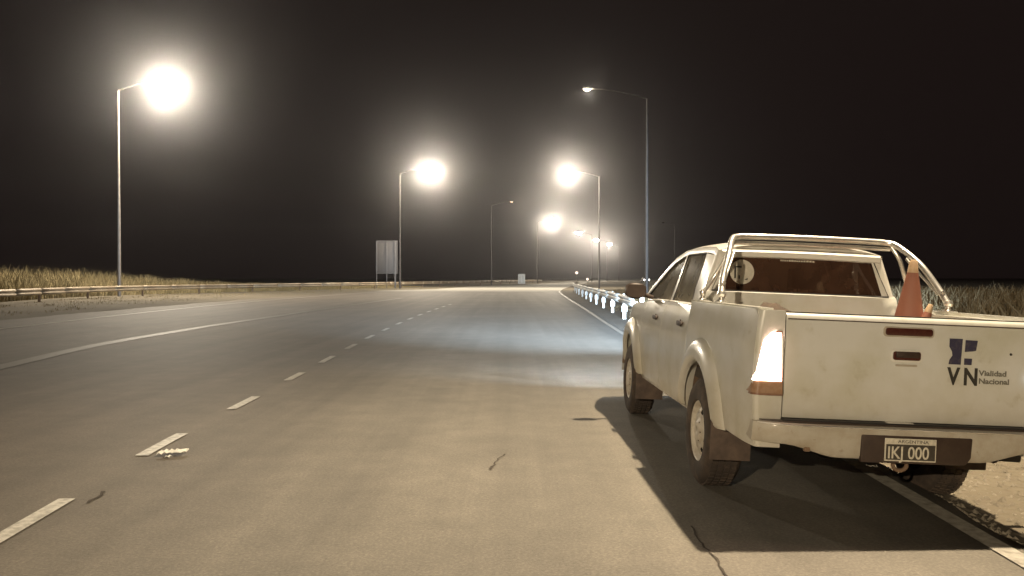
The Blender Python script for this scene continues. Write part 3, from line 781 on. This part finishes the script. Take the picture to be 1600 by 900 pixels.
# windscreen, dashboard, hood
mb = MB(); rows = []
for t in np.linspace(0, 1, 7):
    y = lerp(4.16, 3.30, t); z = lerp(1.265, 1.765, t); hw = lerp(.775, .645, t)
    rows.append([(hw * s_, y - .02 + .03 * (1 - s_ * s_), rail_z(y) - .016 + (.010 + .072 * t) * (1 - abs(s_) ** 2.6)) for s_ in np.linspace(-1, 1, 13)])
mb.grid(rows); mb.build('windscreen', M_frontglass, truck, angle=80)
mb = MB(); rows = []
for t, y in ((0, 4.06), (.1, 4.2), (.4, 4.5), (.7, 4.8), (.9, 5.02), (1, 5.12)):
    z = lerp(1.225, 1.03, t ** 1.6); hw = .80 - (.17 * ((y - 4.45) / .72) ** 2 if y > 4.45 else 0)
    rows.append([(hw * s_, y + .06 * (1 - s_ * s_) * (t > .5), z + .035 * (1 - s_ ** 4) - (.05 if abs(s_) == 1 else 0)) for s_ in np.linspace(-1, 1, 13)])
mb.grid(rows); mb.build('hood', M_roofpaint, truck, angle=40)
mb = MB(); mb.prism([(3.55, 1.0), (4.12, 1.0), (4.12, 1.22), (3.75, 1.20), (3.6, 1.15)], 'x', -.74, .74); mb.build('dashboard', M_black, truck, bevel=.02)
mb = MB(); mb.lathe([(.178, -.014), (.19, 0), (.178, .014), (.166, 0), (.178, -.014)], 'y', (0, 0, 0), 28); rm = Matrix.Translation((-.38, 3.42, 1.13)) @ Matrix.Rotation(.4, 4, 'X'); mb.v = [tuple(rm @ Vector(v)) for v in mb.v]; mb.build('steering_wheel', M_black, truck)
for sx in (-1, 1):
    mb = MB(); mb.box(sx * .38 - .25, sx * .38 + .25, 2.72, 2.86, .85, 1.38); mb.box(sx * .38 - .25, sx * .38 + .25, 2.84, 3.3, .72, .88); st_ = mb.build('front_seat', M_seat, truck, bevel=.04)
    mb = MB(); mb.box(sx * .38 - .13, sx * .38 + .13, 2.70, 2.80, 1.42, 1.60); mb.tube([(sx * .38 - .05, 2.76, 1.36), (sx * .38 - .05, 2.76, 1.44)], .008, 6); mb.tube([(sx * .38 + .05, 2.76, 1.36), (sx * .38 + .05, 2.76, 1.44)], .008, 6); mb.build('headrest', M_seat, st_, bevel=.025)
mb = MB(); mb.box(-.68, .68, 1.88, 2.02, .85, 1.36); mb.box(-.68, .68, 2.0, 2.4, .72, .88); mb.build('rear_seat', M_seat, truck, bevel=.04)
mb = MB(); mb.box(-.76, .76, 1.84, 4.1, .52, .60); mb.build('cabin_floor', M_black, truck)
# front end
mb = MB(); mb.prism([(-.70, .55), (.70, .55), (.74, .72), (.60, 1.02), (-.60, 1.02), (-.74, .72)], 'y', 5.05, 5.13); mb.build('nose_panel', M_paint, truck, bevel=.02)
mb = MB()
for z in (.80, .87, .94): mb.box(-.42, .42, 5.13, 5.165, z, z + .03)
mb.build('grille', M_chrome, truck, bevel=.005)
mb = MB(); rows = []
for x in np.linspace(-.86, .86, 19):
    yb = 5.24 - .16 * abs(x / .86) ** 3; rows.append([(x, yb - .16, .40), (x, yb - .01, .38), (x, yb, .45), (x, yb, .60), (x, yb - .02, .64), (x, yb - .2, .65)])
mb.grid(rows)
for rw_ in (rows[0], rows[-1]): mb.add(rw_, [tuple(range(6))])
mb.build('front_bumper', M_dirtypaint, truck, angle=40)
for sx in (-1, 1):
    mb = MB(); mb.prism([(sx * .45, .80), (sx * .71, .78), (sx * .68, .99), (sx * .50, .98)], 'y', 5.131, 5.16); mb.build('headlight', M_head, truck, bevel=.01)
    for en, half, up, wide in ((100000, 13, 3.7, 3.4), (2200, 66, 22, 1)):
        ld = bpy.data.lights.new('headlight_beam', 'SPOT'); ld.energy = en; ld.color = (.62, .80, 1.0); ld.spot_size = R(2 * half); ld.spot_blend = 1.0; ld.shadow_soft_size = .07
        lo = bpy.data.objects.new('headlight_beam', ld); COL.objects.link(lo); lo.parent = truck; lo.location = (sx * .60, 5.30, .86)
        lo.rotation_euler = (R(90 + up), 0, R(5 if sx < 0 else -3)); lo.scale = (wide, 1, 1)

# ---- bed floor, chassis, axle, exhaust, hook
mb = MB()
rows = []
for x in np.arange(-.735, .736, .035): rows.append([(x, .16, .815 + .012 * (round(x / .035) % 2)), (x, 1.78, .815 + .012 * (round(x / .035) % 2))])
mb.grid(rows); mb.build('bed_floor', M_bedliner, truck, angle=20)
mb = MB(); mb.box(-.48, -.38, .12, 5.0, .50, .64); mb.box(.38, .48, .12, 5.0, .50, .64); mb.box(-.48, .48, .16, .24, .52, .60); mb.box(-.48, .48, 2.0, 2.1, .5, .6); mb.box(-.84, .84, .2, 1.75, .72, .80); mb.box(-.5, .5, 3.9, 4.9, .42, .9); mb.build('chassis', M_dark, truck, bevel=.01)
mb = MB(); mb.tube([(-.66, RW, TR), (-.2, RW, TR), (.2, RW, TR), (.66, RW, TR)], .045, 14); mb.lathe([(.001, -.16), (.09, -.15), (.155, -.07), (.165, 0), (.155, .07), (.09, .15), (.001, .16)], 'y', (.05, RW, TR), 20); mb.build('rear_axle', M_dark, truck)
for sx in (-1, 1):
    mb = MB(); mb.tube([(sx * .52, RW - .62, .56), (sx * .52, RW - .3, .46), (sx * .52, RW, .43), (sx * .52, RW + .3, .46), (sx * .52, RW + .6, .56)], .03, 8); mb.build('leaf_spring', M_dark, truck)
mb = MB(); mb.lathe([(.12, -.10), (.30, -.11), (.345, -.07), (.355, 0), (.345, .07), (.30, .11), (.12, .10)], 'z', (0, .62, .60), 36); mb.build('spare_wheel', M_rubber, truck)
mb = MB(); mb.tube([(.55, 1.9, .45), (.62, 1.5, .62), (.62, .9, .62), (.60, .35, .50), (.62, .22, .46)], .032, 12, cap=False); mb.build('exhaust_pipe', M_rust, truck)
mb = MB(); mb.tube([(-.03 + .04 * math.cos(a), .06, .435 + .032 * math.sin(a)) for a in np.linspace(0, 2 * PI, 15)], .012, 8); mb.box(-.05, -.01, .05, .2, .46, .52); mb.build('tow_hook', M_rust, truck)

# ---- tailgate
mb = MB(); rows = []
X0 = .704
for z, y in ((.672, .118), (.676, .098), (.70, .092), (.80, .088), (.98, .084), (1.14, .086), (1.235, .090), (1.262, .096), (1.276, .110), (1.279, .130), (1.275, .152)):
    rows.append([(x, y + (.004 if abs(x) > .69 else 0), z) for x in (-X0, -X0 + .006, -.5, -.25, 0, .25, .5, X0 - .006, X0)])
mb.grid(rows)
mb.box(-.70, .70, .120, .150, .675, 1.27)
tg = mb.build('tailgate', M_paint, truck, angle=45)
mb = MB(); mb.box(-.712, .712, .152, .156, .66, 1.285); mb.build('tailgate_gap', M_black, truck)
# top seam strip
mb = MB(); mb.tube([(-.70, .088, 1.246), (0, .0865, 1.246), (.70, .088, 1.246)], .0035, 6); mb.build('seam', M_brownplastic, tg)
# high-level lamp strip, handle recess
def rrect(mb, x0, x1, z0, z1, y0, y1, r, mi=0):
    pts = []
    for cx, cz, a0 in ((x1 - r, z1 - r, 0), (x0 + r, z1 - r, PI / 2), (x0 + r, z0 + r, PI), (x1 - r, z0 + r, 3 * PI / 2)):
        for k in range(5): a = a0 + k * PI / 8; pts.append((cx + r * math.cos(a), cz + r * math.sin(a)))
    mb.prism(pts, 'y', y0, y1, mi)
mb = MB(); rrect(mb, -.137, .137, 1.175, 1.218, .076, .10, .015); mb.build('brake_light_strip', M_strip, tg, bevel=.004)
mb = MB(); rrect(mb, -.147, .147, 1.166, 1.226, .082, .10, .02); mb.build('strip_surround', M_dirtypaint, tg, bevel=.003)
mb = MB(); rrect(mb, -.098, .083, 1.022, 1.092, .0815, .10, .018); hb = mb.build('handle_bezel', M_roofpaint, tg, bevel=.004)
mb = MB(); rrect(mb, -.088, .073, 1.034, 1.084, .0785, .0812, .014); hd = mb.build('handle_recess', M_strip, tg)
mb = MB(); mb.prism([(.060, 1.052), (.078, 1.048), (.078, 1.080), (.064, 1.086)], 'x', -.075, .06); mb.build('handle', M_brownplastic, hd, bevel=.006)
mb = MB(); rrect(mb, -.07, .055, .998, 1.010, .080, .10, .005); mb.build('lock_lip', M_dirtypaint, tg)
mb = MB(); mb.lathe([(.001, .0835), (.007, .084), (.008, .09)], 'y', (.60, 0, 1.092), 12); mb.build('lock_button', M_black, tg)
# ---- emblem and lettering
def flat(name, polys, m, parent, y=.0815):
    mb = MB()
    for p in polys:
        mb.prism(p, 'y', y, y + .0015)
    return mb.build(name, m, parent)
lx, lz = .237, 1.022     # emblem lower left
EK = .93
for P_ in ([(0, .160), (0, .11), (.018, .080), (.022, .055), (.004, .027), (0, 0), (.076, 0), (.082, .160)], [(.100, .154), (.098, .080), (.150, .085), (.168, .090), (.176, .152)], [(.097, .040), (.097, 0), (.144, 0), (.146, .040)]):
    flat('emblem', [[(lx + a * EK, lz + c * EK) for a, c in P_]], M_navy, tg)
def text(s_, x, z, h, m, name, parent, y=.0805, wscale=1.0, bold=0.0, spacing=1.0):
    cu = bpy.data.curves.new('t', 'FONT'); cu.body = s_; cu.size = h / .72; cu.extrude = .0006; cu.offset = bold; cu.space_character = spacing
    o = bpy.data.objects.new('t', cu); COL.objects.link(o); bpy.context.view_layer.update()
    me = bpy.data.meshes.new_from_object(o.evaluated_get(bpy.context.evaluated_depsgraph_get())); bpy.data.objects.remove(o)
    me.name = name; me.materials.clear(); me.materials.append(m)
    q = bpy.data.objects.new(name, me); COL.objects.link(q); q.parent = parent; q.location = (x, y, z); q.rotation_euler = (R(90), 0, 0); q.scale = (wscale, 1, 1)
    return q
text('V', lx - .002, .908, .098, M_ink, 'letter', tg, bold=.0045, wscale=.80)
text('N', lx + .088, .908, .098, M_ink, 'letter', tg, bold=.0045, wscale=.82)
text('Vialidad', lx + .178, .964, .031, M_greyink, 'lettering', tg, bold=.0012, wscale=1.2)
text('Nacional', lx + .178, .918, .031, M_greyink, 'lettering', tg, bold=.0012, wscale=1.17)

# ---- tail lamps, wrapped round the corner
for sx in (-1, 1):
    def lamp_rows(z0, z1, n, o):
        rows = []
        for z in np.linspace(z0, z1, n):
            t = (z - .80) / .37; t = max(0, min(1, t)); xo = side_x(.13, z) + o - .055 * t; rad = .045
            wrap = lerp(.30, .15, t); xi = lerp(.712, .728, t)
            dn = 0
            if t > .86: dn = (t - .86) * .30
            yb = .098 - o
            pl = [(xi, yb + .03), (xi, yb), (lerp(xi, xo - rad, .5), yb - .006)] + [(xo - rad + rad * math.sin(a), yb + rad - rad * math.cos(a) - .002) for a in np.linspace(0, PI / 2, 7)] + [(xo, wrap * .7), (xo - .002, wrap), (xo - .03, wrap)]
            if dn: pl = [(p[0] - dn * .8 if p[0] > .76 else p[0], p[1] + dn * .1) for p in pl]
            rows.append([(sx * p[0], p[1], z) for p in pl])
        return rows
    mb = MB(); rs = lamp_rows(.800, 1.172, 14, .006); mb.grid(rs); mb.add(rs[0], [tuple(range(len(rs[0])))]); mb.add(rs[-1], [tuple(range(len(rs[-1])))]); tl = mb.build('tail_lamp', M_tailred, truck, angle=50)
    mb = MB(); rs = lamp_rows(.885, 1.160, 14, .013); rs = [[p for p in r_[1:-2]] for r_ in rs]; rs = [[(p[0] + (sx * .008 if k == 0 else 0), p[1], p[2]) for k, p in enumerate(r_)] for r_ in rs]; mb.grid(rs); mb.build('lit_lens', M_taillit if sx < 0 else (MATS.get('lit_right_lens') or emitter('lit_right_lens', (1.0, .45, .40), 1.6)), tl, angle=60)
    mb = MB(); rs = lamp_rows(.812, .880, 5, .010); rs = [r_[1:-1] for r_ in rs]; mb.grid(rs); mb.build('indicator_lens', M_tailamber, tl, angle=60)
# white glint on the right tail lamp, made as a small glowing disc
mb = MB(); mb.lathe([(.001, -.006), (.014, -.004), (.018, .006)], 'y', (.722, .078, .955), 14); mb.build('tail_lamp_glint', MATS.get('white_glint') or emitter('white_glint', (.85, .97, 1), 12), truck)

# ---- rear bumper with plate
def bump_y(x): return .0 + .10 * max(0, (abs(x) - .62) / .26) ** 2.2
mb = MB(); rows = []
for x in np.linspace(-.875, .875, 41):
    yb = bump_y(x); ax_ = abs(x); zl = .47 if ax_ < .40 else lerp(.47, .535, sm((ax_ - .40) / .32)); zl = zl
    rows.append([(x, yb + .14, zl + .02), (x, yb + .025, zl), (x, yb + .010, zl + .02), (x, yb + .002, .60), (x, yb, .635), (x, yb + .006, .650), (x, yb + .025, .656), (x, yb + .10, .656), (x, yb + .12, .645)])
mb.grid(rows)
for rw_ in (rows[0], rows[-1]): mb.add(rw_, [tuple(range(9))])
bp = mb.build('rear_bumper', M_dirtypaint, truck, angle=42)
mb = MB(); mb.grid([[(x, bump_y(x) + .024, .6585), (x, bump_y(x) + .024, .6645), (x, bump_y(x) + .105, .6645)] for x in np.linspace(-.84, .84, 25)]); mb.build('step_pad', M_brownplastic, bp)
mb = MB(); mb.grid([[(x, bump_y(x) - .0045 + .004 * math.cos(a), .648 + .005 * math.sin(a)) for a in np.linspace(0, 2 * PI, 7)] for x in np.linspace(-.855, .855, 31)]); mb.build('chrome_edge', M_chrome, bp)
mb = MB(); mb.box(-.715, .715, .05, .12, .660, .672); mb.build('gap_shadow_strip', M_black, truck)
mb = MB(); mb.box(.02 - .13, .02 + .02, .055, .10, .655, .676); mb.build('latch_plate', M_paint, truck, bevel=.004)
mb = MB(); mb.prism([(-.285, .455), (.315, .455), (.345, .50), (.35, .612), (-.285, .612)], 'y', -.006, .03); pr = mb.build('plate_recess', M_brownplastic, bp, bevel=.01)
mb = MB(); mb.box(-.155, .139, -.013, -.0065, .470, .599); pl_ = mb.build('number_plate', M_platewhite, bp, bevel=.004)
mb = MB(); mb.box(-.148, .132, -.0148, -.0135, .478, .566); mb.build('plate_field', M_plate, pl_)
text('IKJ 000', -.142, .487, .070, M_platewhite, 'plate_characters', pl_, y=-.0162, wscale=.84, bold=.001)
text('ARGENTINA', -.082, .574, .018, M_plate, 'plate_heading', pl_, y=-.0145, wscale=1.25)
for bx in (-.33, -.60):
    mb = MB(); mb.box(bx, bx + .03, .01, .04, .50, .525); mb.build('bumper_bolt', M_rust, bp, bevel=.003)

# ---- wheels
def wheel(y, sx):
    root = MB(); xo = sx * .912; d = -sx     # outer face at xo, inwards along d
    prof = [(.205, .030), (.225, .006), (.262, .000), (.305, .002), (.340, .010), (.362, .028), (.372, .052), (.375, .09), (.375, .17), (.372, .205), (.362, .228), (.34, .245), (.29, .255), (.215, .25)]
    root.lathe([(r, xo + d * h) for r, h in prof], 'x', (0, y, TR), 56)
    for k in range(56):       # tread blocks
        a = 2 * PI * k / 56
        for h0 in (.040, .085, .130, .175):
            a2 = a + (.03 if h0 in (.085, .175) else 0); c_, s_ = math.cos(a2), math.sin(a2); c2, s2 = math.cos(a2 + .075), math.sin(a2 + .075)
            r0, r1 = .368, .3815
            vs = [(xo + d * (h0 + (0 if i in (0, 1, 4, 5) else .034)), y + (r1 if i > 3 else r0) * (c_ if i % 2 == 0 else c2), TR + (r1 if i > 3 else r0) * (s_ if i % 2 == 0 else s2)) for i in range(8)]
            root.add(vs, [(4, 5, 7, 6), (0, 1, 5, 4), (2, 3, 7, 6), (0, 2, 6, 4), (1, 3, 7, 5)])
    tyre = root.build('wheel', M_rubber, truck, angle=40)
    rm_ = MB(); seg = 64; rad = [(.212, .018), (.205, .030), (.190, .050), (.180, .058), (.168, .048), (.150, .036), (.128, .030), (.105, .030), (.085, .030), (.07, .014), (.045, .010), (.001, .010)]
    vs = []; 
    for k in range(seg):
        a = 2 * PI * k / seg
        for r, h in rad: vs.append((xo + d * h, y + r * math.cos(a), TR + r * math.sin(a)))
    fs = []; n = len(rad)
    for k in range(seg):
        for i in range(n - 1):
            if i in (3, 4, 5) and (k % 8) in (1, 2, 3, 4): continue   # the oval holes
            if i in (3, 5) and (k % 8) in (0, 5) and False: continue
            k2 = (k + 1) % seg; fs.append((k * n + i, k2 * n + i, k2 * n + i + 1, k * n + i + 1))
    rm_.add(vs, fs); rim = rm_.build('rim', M_rim, tyre, angle=50, solid=.004)
    b = MB(); b.lathe([(.001, xo + d * .10), (.19, xo + d * .10), (.20, xo + d * .05), (.20, xo + d * .24)], 'x', (0, y, TR), 24); b.build('brake_drum', M_black, tyre)
    b = MB()
    for k in range(6):
        a = 2 * PI * k / 6; b.lathe([(.001, xo + d * .012), (.010, xo + d * .014), (.012, xo + d * .032)], 'x', (0, y + .068 * math.cos(a), TR + .068 * math.sin(a)), 6)
    b.build('wheel_nuts', M_dark, tyre)
for sx in (-1, 1):
    for y in (RW, FW): wheel(y, sx)
    mb = MB(); mb.box(*sorted((sx * .925, sx * .655)), .80, .815, .265, .56); mb.build('mud_flap', M_flap, truck, bevel=.006)
    mb = MB(); mb.box(*sorted((sx * .90, sx * .62)), 3.845, 3.86, .22, .52); mb.build('mud_flap', M_flap, truck, bevel=.006)
# dark bracket hanging at the right rear corner
mb = MB(); mb.prism([(.63, .395), (.96, .385), (.98, .53), (.74, .52), (.63, .47)], 'y', .50, .53); mb.build('splash_guard', M_black, truck, bevel=.01)

# ---- mirrors
for sx in (-1, 1):
    mb = MB(); rows = []
    for i, t in enumerate(np.linspace(0, 1, 9)):
        k = math.sin(PI * min(max(t, .03), .97)) ** .26; x = lerp(.88, 1.09, t)
        rows.append([(sx * x, 3.62 + .02 * (1 - t) + .055 * k * math.cos(a) * (1.0 if math.cos(a) > 0 else .6), 1.335 + .082 * k * math.copysign(abs(math.sin(a)) ** .5, math.sin(a))) for a in np.linspace(0, 2 * PI, 17)])
    mb.grid(rows)
    for rw_ in (rows[0], rows[-1]): mb.add(rw_[:-1], [tuple(range(16))])
    mb.tube([(sx * .80, 3.68, 1.275), (sx * .86, 3.66, 1.29), (sx * .93, 3.65, 1.31)], .022, 8)
    mi_ = mb.build('mirror', M_brownplastic, truck, angle=60)
    mb = MB(); rrect(mb, *sorted((sx * .895, sx * 1.075)), 1.272, 1.398, 3.583, 3.587, .03); mb.build('mirror_glass', M_brownplastic, mi_)
mb = MB(); mb.tube([(-.84, 4.05, 1.2), (-.86, 3.9, 1.7), (-.87, 3.85, 1.95)], .003, 5)

# ---- sports bar over the bed
def smooth_path(pts, n=6):
    P_ = [Vector(p) for p in pts]; out = []
    for i in range(len(P_) - 1):
        p0 = P_[max(i - 1, 0)]; p1 = P_[i]; p2 = P_[i + 1]; p3 = P_[min(i + 2, len(P_) - 1)]
        for k in range(n):
            t = k / n; out.append(.5 * ((2 * p1) + (p2 - p0) * t + (2 * p0 - 5 * p1 + 4 * p2 - p3) * t * t + (3 * p1 - p0 - 3 * p2 + p3) * t ** 3))
    return out + [P_[-1]]
bar = empty('sports_bar'); bar.parent = truck
def bpart(mb, name, m=M_chrome, **k):
    o = mb.build(name, m, truck, **k); return o
bpy.data.objects.remove(bar)
HT = 1.803
mb = MB(); mb.tube(smooth_path([(-.80, 1.15, 1.37), (-.772, 1.235, 1.475), (-.705, 1.36, 1.635), (-.63, 1.55, 1.768), (-.565, 1.61, HT - .006), (-.43, 1.62, HT), (-.2, 1.62, HT + .003), (0, 1.62, HT + .004), (.2, 1.62, HT + .003), (.43, 1.62, HT), (.565, 1.61, HT - .006), (.63, 1.55, 1.768), (.705, 1.36, 1.635), (.772, 1.235, 1.475), (.80, 1.15, 1.37)]), .0225, 16); sb = bpart(mb, 'sports_bar', angle=80)
mb = MB(); mb.tube(smooth_path([(-.60, 1.62, HT - .052), (-.3, 1.635, HT - .047), (0, 1.64, HT - .045), (.3, 1.635, HT - .047), (.60, 1.62, HT - .052)]), .016, 12); o = mb.build('lower_crossbar', M_chrome, sb, angle=80)
for sx in (-1, 1):
    mb = MB(); mb.tube(smooth_path([(sx * .60, 1.59, HT - .04), (sx * .655, 1.56, 1.66), (sx * .74, 1.60, 1.48), (sx * .825, 1.575, 1.36)]), .015, 12); mb.build('front_strut', M_chrome, sb, angle=80)
    mb = MB(); mb.tube(smooth_path([(sx * .64, 1.44, 1.675), (sx * .70, 1.34, 1.56), (sx * .775, 1.22, 1.42)]), .010, 10); mb.build('side_brace', M_chrome, sb, angle=80)
    for yy, w_, fx in ((1.135, .032, .803), (1.575, .025, .825)):
        mb = MB(); mb.lathe([(.001, 1.385), (w_ * .8, 1.38), (w_, 1.36), (w_ * .86, 1.345), (w_ * .62, 1.338), (w_ * .62, 1.325), (w_ * 1.05, 1.318), (w_ * 1.1, 1.304), (w_ * 1.1, 1.30)], 'z', (sx * fx, yy, 0), 18); mb.box(sx * fx - .035, sx * fx + .035, yy - .06, yy + .06, 1.3025, 1.309); mb.build('foot', M_chrome, sb)
    for p in ((sx * .60, 1.66, 1.79), (sx * .675, 1.50, 1.69), (sx * .780, 1.20, 1.44)):
        mb = MB(); mb.lathe([(.001, -.038), (.013, -.036), (.015, -.028), (.013, -.02)], 'y', p, 10); mb.build('bolt', M_chrome, sb)
# roof-mounted antenna base on the left front
truck_children = True

# ------------------------------------------------------------------ load in the bed
def cone(x, y, z, tilt, az, h, label):
    root = empty('traffic_cone', (0, 0, 0)); tag(root, label, 'traffic cone')
    root.matrix_world = truck.matrix_world @ Matrix.Translation((x, y, z)) @ Matrix.Rotation(az, 4, 'Z') @ Matrix.Rotation(tilt, 4, 'Y')
    k = h / .76
    mb = MB(); mb.lathe([(.155 * k, .03 * k), (.150 * k, .045 * k), (.034 * k, h * .89)], 'z', (0, 0, 0), 28); mb.build('body', M_orange, root)
    mb = MB(); mb.lathe([(.0342 * k, h * .89), (.024 * k, h * .985), (.018 * k, h), (.001, h)], 'z', (0, 0, 0), 20); mb.build('tip', M_conetop, root)
    mb = MB(); rrect(mb, -.19 * k, .19 * k, -.19 * k, .19 * k, 0, .03 * k, .04 * k); mb.v = [(v[0], v[2], v[1]) for v in mb.v]; mb.build('base', M_orange, root, bevel=.006)
cone(.455, 1.02, .834, R(2.0), 0, .82, 'tall faded orange traffic cone standing in the bed of the pickup')
cone(.42, .93, .834, R(16), 0.0, .54, 'short orange traffic cone leaning beside the tall one in the bed')
mb = MB(); rows = []
for i in range(9):
    row = []
    for j in range(9):
        u, v_ = i / 8 - .5, j / 8 - .5; hgt = max(0, 1 - (u * u + v_ * v_) * 4) ** .6
        row.append((-.40 + u * .55, 1.25 + v_ * .6, .84 + .475 * hgt + .02 * math.sin(i * 2.3 + j * 1.7) * hgt))
    rows.append(row)
mb.grid(rows); o = mb.build('canvas_bundle', M_cloth, None, angle=60); o.matrix_world = truck.matrix_world.copy()
tag(o, 'dark canvas bundle lying in the left front of the pickup bed', 'bundle')

# ------------------------------------------------------------------ night air
hz = MB(); hz.box(-950, 950, -950, 950, -1.2, 60); h = hz.build('haze', M_black); h.data.materials.clear()
hm = bpy.data.materials.new('night_haze'); hm.use_nodes = True; nt = hm.node_tree; nt.nodes.clear()
pv = nt.nodes.new('ShaderNodeVolumePrincipled'); pv.inputs['Color'].default_value = (.96, .96, 1.0, 1); pv.inputs['Density'].default_value = HAZE_DENSITY; pv.inputs['Anisotropy'].default_value = HAZE_G
o = nt.nodes.new('ShaderNodeOutputMaterial'); nt.links.new(pv.outputs[0], o.inputs['Volume']); h.data.materials.append(hm)
tag(h, 'thin night haze over the whole highway', kind='stuff')
